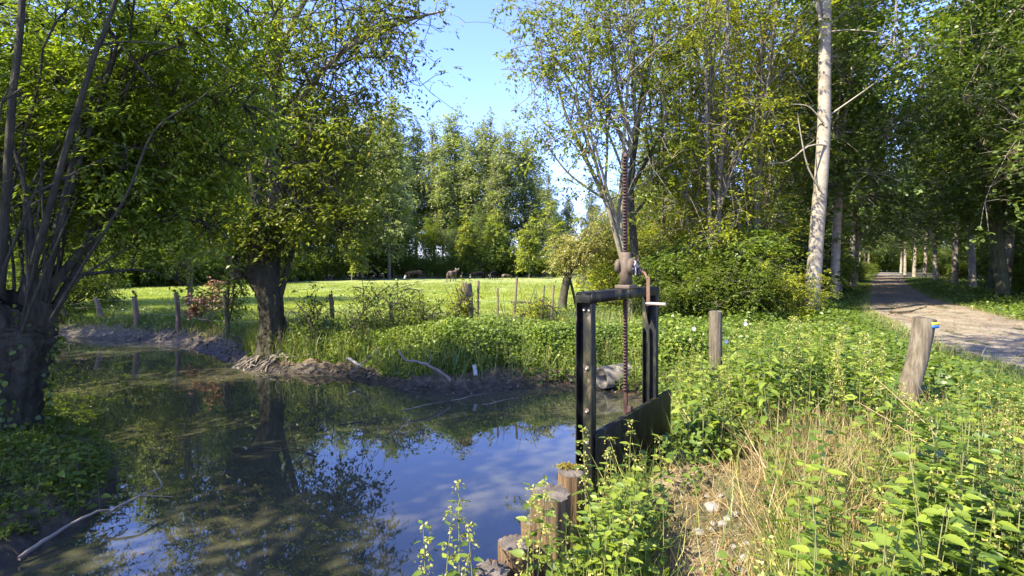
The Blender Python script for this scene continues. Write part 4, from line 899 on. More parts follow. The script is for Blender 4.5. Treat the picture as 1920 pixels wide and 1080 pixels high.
mb.build('pinion', M['cast'], gate)
crank = MB()
crank.tube([gp(sr+.028, .112, zc-.0), gp(sr+.028, .14, zc-.01), gp(sr+.02, .155, zc-.035), gp(sr+.018, .165, zc-.05)], [.010]*4, 8)
crank.box(gp(sr+.018, .17, zc-.145), (.005, .013, .105), AX, .001)
cr = crank.build('crank_arm', M['orange_rust'], gate)
mb = MB(); mb.tube([gp(sr+.018, .150, zc-.235), gp(sr+.018, .185, zc-.235), gp(sr+.018, .30, zc-.235)], [.008, .0115, .0115], 12); mb.build('handle', M['bare_steel'], cr)
mb = MB(); mb.tube([gp(sr+.015, .07, ZT+.19), gp(sr+.03, .09, ZT+.21), gp(sr+.035, .092, ZT+.245)], [.007]*3, 8); mb.build('release_lever', M['rust'], gate)

# ------------------------------------------------------------------ culvert, driftwood, planks, path stick
cx, cy = 1.60, 9.2; mb = MB(); seg = 28; ax = norm(np.array([-.95, -.55, -.03])); a_ = norm(np.cross(ax, [0, 0, 1])); b_ = np.cross(ax, a_)
c0 = np.array([cx, cy, -.38]); th = np.arange(seg)/seg*2*np.pi; rings = []
for off, r in [(1.6, .20), (0, .20), (0, .155), (1.5, .155)]: rings.append(c0-ax*off+r*(np.cos(th)[:, None]*a_+np.sin(th)[:, None]*b_))
f = []
for k in range(3):
    for j in range(seg): f.append([k*seg+j, (k+1)*seg+j, (k+1)*seg+(j+1) % seg, k*seg+(j+1) % seg])
f.append(list(range(3*seg, 4*seg)))
mb.faces(np.concatenate(rings), f)
tag(mb.build('culvert_pipe', M['concrete'], smooth=False), 'grey concrete culvert pipe poking out of the far bank behind the gate post', 'pipe')
def branch(name, pts, r0, r1, label, forks=(), mat='twig'):
    root = smooth_poly(pts, 16); o = root[0].copy(); mb = MB(); rng = np.random.default_rng(len(label)); root = root+rng.normal(size=root.shape)*r0*.3
    mb.tube(root-o, np.linspace(r0, r1, 16), 8, True, .1, rng)
    for f in forks: p = smooth_poly(f[0], 8); mb.tube(p-o, np.linspace(f[1], f[1]*.3, 8), 6)
    ob = mb.build(name, M[mat], smooth=True, loc=tuple(o)); return tag(ob, label, 'branch')
branch('driftwood', [P(846, 714, 9.0), P(820, 694, 9.05), P(790, 679, 9.1), P(762, 676, 9.15), P(752, 662, 9.2), P(746, 655, 9.3)], .035, .012, 'long bleached crooked branch lying down the mud bank into the water', [([P(800, 683, 9.1), P(808, 676, 9.1), P(806, 668, 9.1)], .014), ([P(846, 712, 9.0), P(852, 706, 8.95)], .012)])
branch('driftwood', [P(657, 700, 10.0), P(674, 686, 10.1), P(690, 672, 10.2), P(712, 650, 10.4)], .022, .008, 'straight thin pale stick slanting up the bank left of the crooked branch')
def plank(u0, v0, u1, v1, Y, w_, label):
    a = np.array(P(u0, v0, Y)); c = np.array(P(u1, v1, Y+.15)); m = (a+c)/2; d = c-a; L = np.linalg.norm(d); x = d/L; y_ = norm(np.cross([0, 0, 1], x)); z_ = np.cross(x, y_)
    mb = MB(); mb.box((0, 0, 0), (L/2, w_/2, .012), np.array([x, y_, z_]), .003); tag(mb.build('board', M['plank'], loc=tuple(m)), label, 'board')
plank(892, 704, 889, 684, 9.25, .07, 'short pale board stuck upright in the mud right of the crooked branch')
plank(678, 687, 652, 671, 10.25, .06, 'short grey board lying against the slanting stick')
branch('fallen_stick', [P(1300, 590, 17), P(1345, 583, 17), P(1378, 580, 17.2), P(1402, 572, 17.6)], .035, .015, 'x')
bpy.data.objects.remove(bpy.data.objects['fallen_stick'])
pp = lambda u, v, dz=.05: (lambda Y: ((u-960)/960*Y, Y, dz))((EYE-dz)*960/(v-497))
branch('fallen_stick', [pp(1668, 586), pp(1700, 585), pp(1722, 580), pp(1738, 575)], .04, .02, 'dark fallen stick lying across the dirt path', mat='bark_dark')
# twigs at the near left water's edge
branch('dead_twig', [(-3.72, 3.85, -.56), (-3.65, 4.05, -.5), (-3.55, 4.3, -.45), (-3.42, 4.55, -.5)], .018, .006, 'bare pale twig at the bottom left water edge')
branch('dead_twig', [(-3.5, 4.4, -.5), (-3.35, 4.6, -.42), (-3.32, 4.85, -.45), (-3.5, 5.0, -.35)], .013, .005, 'forked pale twig above the first one at the left water edge', [([(-3.35, 4.6, -.42), (-3.15, 4.75, -.5)], .007)])
branch('dead_twig', [(-2.3, 6.0, -.60), (-2.6, 6.2, -.58), (-3.1, 6.25, -.585)], .010, .004, 'dark twig floating on the shaded water', mat='bark_dark')
branch('floating_branch', [(-2.45, 7.2, -.60), (-2.1, 7.35, -.585), (-1.7, 7.6, -.56)], .008, .004, 'thin twig poking from the water near the trunk reflection', mat='bark_dark')
for k, (u, v) in enumerate([(860, 752), (920, 760), (770, 770)]):
    Yw = 2.25*960/(v-497); x0 = (u-960)/960*Yw
    branch('sunken_twig', [(x0-.3, Yw+.2, -.66), (x0, Yw, -.57), (x0+.25, Yw+.1, -.53), (x0+.45, Yw+.3, -.55)], .010, .004, ['bare twig rising from the shallows below the crooked branch', 'dark twig in the shallows right of the crooked branch', 'thin twig in the water left of the crooked branch'][k], mat='twig')

# ------------------------------------------------------------------ cattle
def skin_mesh(verts, edges, radii, root=0, sub=2):
    me = bpy.data.meshes.new('tmp'); me.from_pydata(verts, edges, []); ob = bpy.data.objects.new('tmp', me); sc.collection.objects.link(ob)
    m = ob.modifiers.new('s', 'SKIN'); m.use_smooth_shade = True
    for v, r in zip(me.skin_vertices[0].data, radii): v.radius = r if isinstance(r, tuple) else (r, r)
    me.skin_vertices[0].data[root].use_root = True
    s = ob.modifiers.new('u', 'SUBSURF'); s.levels = sub; s.render_levels = sub
    dg = bpy.context.evaluated_depsgraph_get(); dg.update(); out = bpy.data.meshes.new_from_object(ob.evaluated_get(dg))
    bpy.data.objects.remove(ob); return out
def cow(loc, rz, mat, label, graze=True, s=1.0):
    root = empty('cow', loc, rz); root.scale = (s, s, s)
    hx = 1.35 if graze else 1.45
    head = [(1.15, 0, 1.0), (1.38, 0, .62), (1.5, 0, .30), (1.62, 0, .10)] if graze else [(1.15, 0, 1.3), (1.38, 0, 1.45), (1.60, 0, 1.42), (1.82, 0, 1.28)]
    V = [(0, 0, 1.0), (.45, 0, .98), (.82, 0, 1.02)]+head+[(-.45, 0, 1.02), (-.78, 0, 1.06), (-.95, 0, 1.15), (-1.02, 0, .8), (-1.02, 0, .45)]
    Rr = [(.36, .33), (.36, .32), (.30, .27), (.20, .16), (.14, .13), (.12, .11), (.08, .08), (.35, .33), (.27, .28), (.05, .05), (.03, .03), (.045, .045)]
    E = [(0, 1), (1, 2), (2, 3), (3, 4), (4, 5), (5, 6), (0, 7), (7, 8), (8, 9), (9, 10), (10, 11)]
    for sy in (1, -1):
        k = len(V); off = .06*sy
        V += [(.72+off, .19*sy, .72), (.74+off, .19*sy, .38), (.74+off, .19*sy, .08), (.79+off, .19*sy, .03)]; Rr += [.12, .06, .045, .06]; E += [(2, k), (k, k+1), (k+1, k+2), (k+2, k+3)]
        k = len(V)
        V += [(-.70-off, .20*sy, .78), (-.66-off, .20*sy, .58), (-.84-off, .20*sy, .42), (-.80-off, .20*sy, .08), (-.75-off, .20*sy, .03)]; Rr += [.16, .10, .06, .045, .06]; E += [(8, k), (k, k+1), (k+1, k+2), (k+2, k+3), (k+3, k+4)]
    me = skin_mesh(V, E, Rr); me.materials.clear(); me.materials.append(M[mat]); o = bpy.data.objects.new('body', me); sc.collection.objects.link(o); o.parent = root
    mb = MB(); h1 = head[1] if graze else head[1]
    for sy in (1, -1):
        mb.tube([(h1[0]+.02, .10*sy, h1[2]+.06), (h1[0]+.02, .22*sy, h1[2]+.12), (h1[0]+.06, .26*sy, h1[2]+.24)], [.03, .022, .008], 7)
    mb.build('horns', M['horn'], root, smooth=True)
    mb = MB(); leaves(mb, [(h1[0]-.02, .10*sy, h1[2]+.02) for sy in (1, -1)], [(0, sy, -.15) for sy in (1, -1)], [(1., 0, .3)]*2, .2, .11, T8); mb.build('ears', M[mat], root)
    return tag(root, label, 'cow', 'cattle grazing in the far meadow')
for u, v, h, rz, mt, lb, gr, s in [
    (700, 524, 19, 180, 'cow_black', 'black cow grazing sideways, leftmost of the herd', True, 1),
    (780, 526, 20, 175, 'cow_pied', 'black and white cow standing sideways, second from the left', True, 1.05),
    (847, 526, 22, 70, 'cow_tan', 'tan cow seen from behind in the middle of the herd', False, 1.05),
    (898, 517, 14, 200, 'cow_black', 'dark cow in the shade in front of the hedge, left of the grazing one', True, .9),
    (926, 520, 16, 245, 'cow_black', 'black cow with white legs grazing towards the viewer, rightmost dark one', True, .95),
    (948, 515, 8, 20, 'cow_tan', 'small pale calf lying at the hedge, rightmost of the herd', True, .6)]:
    Yc = 1.45*960/h if h > 12 else 74; Yc = min(Yc, 74); x = (u-960)/960*Yc
    cow((x, Yc, GZ(x, Yc)), R(rz), mt, lb, gr, s)

# ------------------------------------------------------------------ low vegetation
def nettle(mbl, mbs, mbc, x, y, h, rng, T=T8, ls=1.0, flower=True, lean=None, z=None):
    g0 = GZ(x, y)-.02 if z is None else z
    a = rng.uniform(0, 6.28); ln = rng.uniform(.02, .14)*h if lean is None else lean
    n = max(5, int(h/.055)); t = np.linspace(0, 1, n)
    px = x+ln*math.cos(a)*t**1.6; py = y+ln*math.sin(a)*t**1.6; pz = g0+h*t
    pts = np.c_[px, py, pz]
    if mbs is not None: mbs.tube(pts[::2] if n > 8 else pts, np.linspace(.0035, .0015, len(pts[::2] if n > 8 else pts)), 4, False)
    pos = []; d = []; L = []; rn = []
    b0 = rng.uniform(0, 3.14); tone = rng.uniform(-.15, .15)+(fbm(np.array([x]), np.array([y]), .9, 66)[0]-.5)*1.1
    for k in range(1, n):
        tt = t[k]; ll = ls*.085*(math.sin(math.pi*min(1, .28+tt*.55))**.7)*rng.uniform(.75, 1.1)
        for s in (0, 1):
            if rng.random() < .08: continue
            an = b0+k*1.5708+s*math.pi+rng.normal()*.25
            pos.append(pts[k]+[.012*math.cos(an), .012*math.sin(an), 0]); d.append((math.cos(an), math.sin(an), .25-.75*(1-tt)*rng.random()-.15)); L.append(ll); rn.append(np.clip(rng.random()*.85+tone+.08, 0, .9) if rng.random() > .006 or tt > .5 else 1)
    pos = np.array(pos); L = np.array(L)
    leaves(mbl, pos, np.array(d), np.array([0, 0, 1.])+rng.normal(size=(len(pos), 3))*.32, L, L*.62, T, np.array(rn))
    if flower and mbc is not None:
        fp = []; fd = []
        for k in range(int(n*.45), n):
            for s in range(5):
                an = rng.uniform(0, 6.28); r0 = np.array([math.cos(an), math.sin(an), .35])
                for q in range(4): fp.append(pts[k]+norm(r0)*(.008+.011*q)*(1.2-t[k]*.5)-[0, 0, .0035*q*q]); fd.append(rng.normal(size=3)+[r0[0], r0[1], -.6])
        leaves(mbc, np.array(fp), np.array(fd), rng.normal(size=(len(fp), 3)), .016, .009, TQ, rng.random(len(fp)))
# individual nettles in the foreground (things)
NL = [
    (1100, 2.62, .98, 'flowering nettle stalk rising in front of the left gate post', .60), (1125, 2.75, .80, 'shorter nettle stalk just right of the gate post foot', .55), (1152, 2.55, .92, 'pale flowering nettle in front of the middle of the gate plate', .60),
    (1178, 2.9, 1.02, 'tallest nettle stalk before the right half of the gate plate', .60), (1040, 2.05, .66, 'nettle with drooping flowers in front of the widest pile', .60), (1005, 2.0, .62, 'bent nettle beside the widest pile, on its left', .5),
    (985, 1.95, .55, 'nettle between the two lowest piles', .5), (1065, 2.0, .52, 'low nettle at the foot of the widest pile', .5), (830, 2.0, .45, 'nettle with yellow tips over the water, near the bottom centre', .45), (862, 2.0, .56, 'tall thin nettle over the water left of the piles', .5),
    (800, 2.05, .40, 'leftmost small nettle over the water at the bottom edge', .4), (895, 1.9, .40, 'small nettle left of the lowest pile', .4), (1215, 2.9, .7, 'nettle under the right end of the gate plate', .5), (1240, 3.2, .75, 'nettle at the right edge of the gate plate', .5)]
for k, (u, Yn, h, lb, _) in enumerate(NL):
    x = (u-960)/960*Yn; g0 = max(GZ(x, Yn), -.1) if u > 930 else .12
    tv = {1100: 800, 1125: 855, 1152: 825, 1178: 785, 1040: 900, 1005: 925, 985: 905, 1065: 985, 830: 955, 862: 915, 800: 975, 895: 985, 1215: 850, 1240: 815}[u]
    ztop = EYE+(497-tv)/960*Yn; h = ztop-g0
    root = empty('nettle', (x, Yn, g0)); ml, ms, mc = MB(), MB(), MB(); rg = np.random.default_rng(200+k)
    nettle(ml, ms, mc, x, Yn, h, rg, TS, .78 if u > 930 else .6, True, .04, g0)
    for m_ in (ml, ms, mc): m_.shift((x, Yn, g0))
    ml.build('leaves', M['nettle'], root); ms.build('stem', M['stem_green'], root); mc.build('flower_tassels', M['catkin'], root)['kind'] = 'stuff'
    tag(root, lb, 'nettle', 'flowering nettles at the gate and piles')

rng = np.random.default_rng(77)
def bank_right(n, ymin, ymax, xmin=.3, xmax=9):
    y = ymin*(ymax/ymin)**rng.random(n); x = (rng.uniform(-.02, 1.15, n))*y
    ok = (x > xmin) & (x < pxl(y)-.1+rng.normal(size=n)*.35) & (psdf(x, y) > .12) & ~((psdf(x, y) < .35) & (y < 4.6) & (x < 1.3) & (rng.random(n) < .3))
    return x[ok], y[ok]
# stony bare patch near (1.2..1.7, 2.8..3.4)
def bare(x, y): return np.exp(-(((x-1.15)/.42)**2+((y-2.75)/.55)**2))
ml, ms, mc = MB(), MB(), MB(); cnt = 0
nv_ = (.81, -.585)
def hcap(a, b_, j=35):      # plants stay low enough to keep the bollards, the plate and the track in the open
    q_ = a/b_; v_ = np.interp(q_, [.02, .12, .16, .28, .31, .36, .375, .42, .44, .5, .65, .72, .76, .84, .88, 1.0], [960, 960, 890, 860, 660, 640, 662, 662, 625, 610, 610, 660, 735, 735, 700, 715] if b_ < 4.4 or q_ > .31 else [660]*4+[640, 640, 662, 662, 625, 610, 610, 660, 735, 735, 700, 715])
    return EYE-(v_-497+rng.uniform(0, j))/960*b_-GZ(a, b_)
x, y = bank_right(6500, 1.5, 12)
for a, b_ in zip(x, y):
    bn = bare(a, b_); straw = math.exp(-(((a-1.75)/.5)**2+((b_-2.95)/.7)**2))
    q_ = a/b_
    if b_ < 3.6 and .24 < q_ < .50: continue
    if b_ < 4.1 and .42 < q_ < .80 and rng.random() < .93-.3*max(0, b_-3.3): continue
    dens = fbm(np.array([a]), np.array([b_]), .9, 6)[0]
    if dens < .39: continue
    patch = float(fbm(np.array([a]), np.array([b_]), 1.7, 33)[0])
    h = rng.uniform(.22, .50)+.75*max(0, dens-.42)
    if b_ < 2.3: h *= .75
    gd = (a-.46)*nv_[0]+(b_-3.3)*nv_[1]
    if gd < .5 and b_ < 4.6 and a < 1.35: continue
    if gd < .5 and b_ < 5: h *= .4
    elif gd < .8 and b_ < 5: h *= .7
    h *= .55+1.0*sstep(.3, .65, patch)
    if rng.random() < .05: h += .30
    qq = a/b_
    if 3.7 < b_ < 6.8 and .30 < qq < .64: h *= 1.0+.65*min(1, (b_-3.7)/.8)
    pe = float(pxl(b_))-a; h *= .38+.62*min(1, max(0, (pe-.1)/1.6))
    h = min(h, hcap(a, b_)-.04)
    if h < .10 or (q_ < .13 and b_ < 3 and rng.random() < .6): continue
    nettle(ml, ms, mc, a, b_, h, rng, TS if b_ < 3.3 else (T8 if rng.random() < .5 else T8C), rng.uniform(.6, 1.15)*(1.0 if patch < .5 or b_ < 3.2 else 1.4 if patch > .58 else 1.2), rng.random() < .12)
    cnt += 1
for q in range(75):
    b_ = 3.9*(8.5/3.9)**rng.random(); a = b_*rng.uniform(.30, 1.0)
    if a > float(pxl(b_))-.2: continue
    h = min(rng.uniform(.75, 1.15), hcap(a, b_, 5)+(0 if (.36 < a/b_ < .43 or .74 < a/b_) else .10))
    if h > .3: nettle(ml, ms, mc, a, b_, h, rng, TQ, rng.uniform(.45, .75), True)
nb = empty('nettle_bed', (2, 4, 0)); 
o = ml.build('nettle_bed', M['nettle']); tag(o, 'dense leafy nettles covering the near right bank', kind='stuff'); bpy.data.objects.remove(nb)
tag(ms.build('nettle_stems', M['stem_green']), 'stalks inside the dense nettles of the right bank', kind='stuff')
tag(mc.build('nettle_flowers', M['catkin']), 'pale flower tassels among the dense nettles', kind='stuff')
def cover(mb, x, y, hmax, L, rng, T=TQ, tilt=.5, below=0):
    n = len(x); g0 = gz(x, y); mound = fbm(x, y, 1.1, 12)*1.3*hmax*(.2+.8*sstep(.0, 1.4, np.maximum(pxl(y)-x, x-pxr(y))))
    z = g0+mound*rng.random(n)**.45+.01
    an = rng.uniform(0, 6.28, n); d = np.c_[np.cos(an), np.sin(an), rng.normal(size=n)*.35-.1]
    up = np.array([0, 0, 1.])+rng.normal(size=(n, 3))*tilt+np.array([-.1, -.25, 0]); sz = rng.uniform(.55, 1.25, n)
    leaves(mb, np.c_[x, y, z], d, up, L*sz, L*.72*sz, T, np.clip(rng.random(n)*.7+fbm(x, y, 2.5, 3)*.5-.15, 0, .91)+.09*(rng.random(n) < .01))
# ground cover on the right bank
mb = MB(); x, y = bank_right(90000, 1.5, 20, .15); zo = (y < 3.6) & (x/y > .26) & (x/y < .48); zs = (y < 4.1) & (x/y > .44) & (x/y < .80); k = ~(zo & (rng.random(len(x)) < .80)) & ~(zs & (rng.random(len(x)) < .72)); x, y = x[k], y[k]; k = ~((y < 3.4) & (x/y > .31) & (x/y < .49) & (fbm(x, y, 2.2, 81) > .38)) & ~(((x-.46)*nv_[0]+(y-3.3)*nv_[1] < .4) & (y < 4.4) & (x < 1.3) & (rng.random(len(x)) < .6)); x, y = x[k], y[k]
near = y < 5
cover(mb, x[near], y[near], .22, .052, rng, T8); cover(mb, x[~near], y[~near], .42, .085, rng, TQ)
# strip beyond, towards wood edge
n = 26000; y = rng.uniform(9, 22, n); x = rng.uniform(1.5, 14, n); ok = (x < pxl(y)-.2) & (psdf(x, y) > .6) & ~meadow_mask(x, y); cover(mb, x[ok], y[ok], .35, .09, rng, TQ)
n = 30000; y = rng.uniform(12, 60, n)**1; x = pxr(y)+rng.uniform(.2, 12, n)*rng.random(n); cover(mb, x, y, .3, .12, rng, TQ)
n = 12000; y = rng.uniform(18, 60, n); x = pxl(y)-rng.uniform(.2, 6, n)*rng.random(n); cover(mb, x, y, .3, .12, rng, TQ)
tag(mb.build('ground_cover', M['cover']), 'low leafy plants carpeting the right bank and the path verges', kind='stuff')
# far bank belt
mb = MB(); n = 230000; x = rng.uniform(-6.6, 3.4, n); y = rng.uniform(9, 13.0, n); d = psdf(x, y)
top = np.interp(x, [-6.6, -4, -2, 3], [.9, 1.2, 1.5, 1.6])
ok = (d > .40+fbm(x, y, 2, 8)*.4-.22*(x < -1.5)) & (d < .8+top*rng.random(n)) & (fbm(x, y, .8, 15) > .22)
x, y, d = x[ok], y[ok], d[ok]; hm = np.interp(x, [-6.6, -3, -1, 3], [.35, .45, .60, .65])
n = len(x); print('far bank leaves', n)
g0 = gz(x, y); mound = hm*(.35+1.0*fbm(x, y, 1.4, 22))*sstep(.45, 1.0, d)
z = g0+mound*rng.random(n)**.5; an = rng.uniform(0, 6.28, n)
leaves(mb, np.c_[x, y, z], np.c_[np.cos(an), np.sin(an), rng.normal(size=n)*.4-.2], np.array([-.2, -.4, 1.])+rng.normal(size=(n, 3))*.5, .075*rng.uniform(.6, 1.2, n), .05*rng.uniform(.6, 1.2, n), TQ, np.clip(rng.random(n)*.7+fbm(x, y, 2.0, 3)*.6-.12, 0, .91)+.09*(rng.random(n) < .01))
# left far bank: lower herbs
n = 48000; x = rng.uniform(-17, -5.8, n); y = rng.uniform(11, 18.5, n); d = psdf(x, y); ok = (d > .30+fbm(x, y, 1.5, 8)*.75) & (d < 2.4); cover(mb, x[ok], y[ok], .26, .08, rng, TQ)
tag(mb.build('bank_cover', M['cover']), 'lush low brambles and herbs along the top of the far bank', kind='stuff')
# left near bank
mb = MB(); n = 60000; x = rng.uniform(-9, -3.3, n); y = rng.uniform(2.2, 7.6, n); d = psdf(x, y); ok = (d > .12) & (fbm(x, y, 1.3, 31) > .30) & (rng.random(n) < sstep(8.5, 4, -x)+.25); cover(mb, x[ok], y[ok], .14, .045, rng, T8)
tag(mb.build('left_bank_cover', M['leaf_mid']), 'creeping ivy and herbs over the shaded near left bank', kind='stuff')
# bright leafy plant on the left bank tip
for k, (x0, y0, lb) in enumerate([(-4.5, 5.55, 'sunlit bushy plant on the tip of the left bank'), (-4.15, 5.15, 'smaller leafy plant in front of the sunlit one on the left bank'), (-3.95, 4.55, 'low dull green plant near the left water edge')]):
    root = empty('leafy_plant', (x0, y0, GZ(x0, y0))); ml, ms = MB(), MB(); rg = np.random.default_rng(300+k)
    for q in range(9): nettle(ml, ms, None, x0+rg.normal()*.13, y0+rg.normal()*.10, rg.uniform(.15, .42), rg, T8, 1.1, False)
    for m_ in (ml, ms): m_.shift((x0, y0, GZ(x0, y0)))
    ml.build('leaves', M['nettle'], root); ms.build('stem', M['stem_green'], root); tag(root, lb, 'plant')
# grasses
def blades(mb, x, y, h, w_, rng, lean=.5, arch=True, rn=None):
    n = len(x); an = rng.uniform(0, 6.28, n); g0 = gz(x, y); l = lean*rng.random(n)
    d = np.c_[np.cos(an)*l, np.sin(an)*l, np.ones(n)]; s = np.c_[rng.normal(size=n)-0, rng.normal(size=n), rng.normal(size=n)*.1]
    leaves(mb, np.c_[x, y, g0-.01], d, s, h, w_, TB, rng.random(n) if rn is None else rn)
mb = MB(); n = 330000; y = 10.5*(60/10.5)**(rng.random(n)**1.0); x = rng.uniform(-1.1, .35, n)*y
ok = meadow_mask(x, y) & (psdf(x, y) > 1.5); x, y = x[ok], y[ok]; sc_ = np.clip(y/14, 1, 3)
blades(mb, x, y, .07*sc_**.5*rng.uniform(.5, 1.3, len(x))*(.6+1.6*np.maximum(0, fbm(x, y, .5, 90)-.35)*2), .011*sc_, rng, .9, rn=np.clip(rng.random(len(x))*.6+(fbm(x, y, .35, 91)-.25)*.8, 0, 1))
tag(mb.build('meadow_grass', M['meadow']), 'short bright green pasture grass of the meadow', kind='stuff')
mb = MB(); x, y = bank_right(26000, 1.5, 13, .2); k = ~((y < 3.7) & (x/y > .27) & (x/y < .5) & (rng.random(len(x)) < .95)); x, y = x[k], y[k]; blades(mb, x, y, rng.uniform(.12, .42, len(x)), .006, rng, .9)
n = 16000; y = rng.uniform(5, 45, n); s = rng.random(n) < .5; x = np.where(s, pxl(y)-rng.exponential(.35, n)+.35, pxr(y)+rng.exponential(.7, n)-.3); blades(mb, x, y, rng.uniform(.05, .2, n), .012, rng, 1)
n = 9000; y = rng.uniform(7, 40, n); x = pxl(y)+(pxr(y)-pxl(y))*(.5+rng.normal(size=n)*.05); k = fbm(x, y, .6, 44) > .5; blades(mb, x[k], y[k], rng.uniform(.03, .09, k.sum()), .012, rng, 1)
n = 9000; x = rng.uniform(-8, -3.5, n); y = rng.uniform(2.5, 7.5, n); k = psdf(x, y) > .1; blades(mb, x[k], y[k], rng.uniform(.05, .2, k.sum()), .007, rng, 1.2)
n = 26000; x = rng.uniform(-17, -5.8, n); y = rng.uniform(11, 19, n); d = psdf(x, y); k = (d > .3+.5*rng.random(n)) & (d < 2.6); blades(mb, x[k], y[k], rng.uniform(.08, .42, k.sum()), .014, rng, 1)
n = 15000; x = rng.uniform(-6.6, 3, n); y = rng.uniform(9, 13, n); k = psdf(x, y) > .35; blades(mb, x[k], y[k], rng.uniform(.2, .8, k.sum()), .010, rng, .6)
tag(mb.build('wild_grass', M['weedgrass']), 'thin wild grass among the weeds and on the verges', kind='stuff')
# dry straw clump
mb = MB(); n = 4300; y = rng.uniform(1.9, 4.1, n); x = y*(.625+rng.normal(size=n)*.065); k = fbm(x, y, 1.6, 71) > rng.random(n)*.75; x, y = x[k], y[k]
blades(mb, x, y, rng.uniform(.16, .50, len(x)), .0045, rng, 1.7)
n = 1500; x = rng.uniform(1.5, 4, n); y = rng.uniform(2, 4.5, n); blades(mb, x, y, rng.uniform(.2, .6, n), .004, rng, 1.2)
n = 3500; y = rng.uniform(1.9, 3.7, n); x = y*rng.uniform(.25, .52, n); k = psdf(x, y) > .15; blades(mb, x[k], y[k], rng.uniform(.04, .15, k.sum()), .004, rng, 3)
tag(mb.build('dry_grass', M['straw']), 'clump of dry straw coloured grass in front of the nettles', kind='stuff')
# long leaning dry stalks
for k, (p0, p1, lb) in enumerate([((1765, 835, 2.9), (1632, 700, 3.3), 'long pale dry stalk leaning left, upper of the two'), ((1780, 870, 2.7), (1605, 752, 3.1), 'long pale dry stalk leaning left, lower of the two'), ((1010, 570, 11.5), (975, 500, 11.5), 'bare upright twig by the thin stakes')]):
    if k == 2: continue
    a = np.array(P(*p0)); b2 = np.array(P(*p1)); a[2] = GZ(a[0], a[1]) if k < 2 else 0
    m_ = (np.array(P(*p0))+b2)/2; mb = MB(); pts = smooth_poly([a, P(*p0), m_+[0, 0, .02], b2], 12); mb.tube(pts-a, np.linspace(.0035, .0018, 12), 5)
    leaves(mb, pts[-4:]-a, rng.normal(size=(4, 3)), rng.normal(size=(4, 3)), .05, .008)
    tag(mb.build('dry_stalk', M['straw'], loc=tuple(a)), lb, 'stalk')
# bare thin shoots by the far fence
for k, (u, vt, lb) in enumerate([(948, 545, 'bare curved shoot right of the pale thin stake'), (985, 515, 'tallest bare shoot among the thin stakes'), (1003, 540, 'bare twiggy shoot left of the last fence stakes'), (912, 560, 'low bare shoot just right of the thick post')]):
    Yd = 11.4; x = (u-960)/960*Yd; g0 = GZ(x, Yd); zt = P(u, vt, Yd)[2]; mb = MB(); rg = np.random.default_rng(400+k)
    for q in range(5):
        a = rg.uniform(-1, 1)*.35; e = np.array([a, rg.normal()*.1, (zt-g0)*rg.uniform(.65, 1)]); mb.tube(smooth_poly([(0, 0, 0), (a*.2, 0, e[2]*.5), tuple(e)], 8), np.linspace(.008, .003, 8), 4)
    tag(mb.build('bare_shoot', M['bark_moss'], loc=(x, Yd, g0)), lb, 'shoot')

# stones
def rock(r, seed, flat=.7):
    rg = np.random.default_rng(seed); bm = bmesh.new(); bmesh.ops.create_icosphere(bm, subdivisions=2, radius=1)
    ds = norm(rg.normal(size=(9, 3))); hs_ = rg.uniform(.55, .95, 9)
    for v in bm.verts:
        c = np.array(v.co)
        for dd, h in zip(ds, hs_):
            p = c@dd
            if p > h: c = c-dd*(p-h)
        v.co = Vector(c*[r*1.2, r, r*flat])
    me = bpy.data.meshes.new('stone'); bm.to_mesh(me); bm.free(); me.materials.append(M['stone']); return me
spx = [(1335, 955, 26), (1365, 972, 15), (1338, 982, 14), (1355, 985, 16), (1378, 967, 13), (1390, 985, 10), (1310, 1002, 20), (1334, 996, 14), (1375, 1025, 12), (1338, 1018, 10), (1395, 1050, 18), (1388, 1072, 20), (1350, 930, 12), (1372, 940, 10), (1095, 1062, 38), (1090, 1005, 20), (1120, 985, 14), (1068, 1040, 16), (1400, 1020, 12), (1325, 935, 9)]
places = ['largest white stone at the back of the stone patch', 'pale stone right of the largest one', 'small white stone left in the cluster', 'roundish white stone in the cluster centre', 'white stone at the right of the cluster', 'tiny stone at the right rim of the cluster', 'pale stone furthest left below the cluster', 'white stone directly below the cluster', 'narrow upright stone below the cluster', 'small stone left of the narrow one', 'grey stone near the bottom edge', 'bottommost white stone at the picture edge', 'small stone above the largest one', 'small stone above and right of the largest one', 'big flat grey stone at the foot of the piles', 'grey rock beside the widest pile', 'small grey rock between pile and nettles', 'grey rock left of the big flat one', 'small stone right of the narrow one', 'tiny stone at the far left of the patch']
for k, ((u, v, wpx), lb) in enumerate(zip(spx, places)):
    zg = .27
    for _ in range(3):
        Yg = (EYE-zg)*960/(v-497); xg = (u-960)/960*Yg; zg = GZ(xg, Yg)
    r = wpx/960*Yg/2*1.15
    ob = bpy.data.objects.new('stone', rock(r, k)); sc.collection.objects.link(ob); ob.location = (xg, Yg, zg+r*.22); ob.rotation_euler = (random.uniform(-.3, .3), random.uniform(-.3, .3), random.uniform(0, 6))
    tag(ob, lb, 'stone', 'stones in the dry patch' if k not in (14, 15, 16, 17) else 'rocks at the piles')
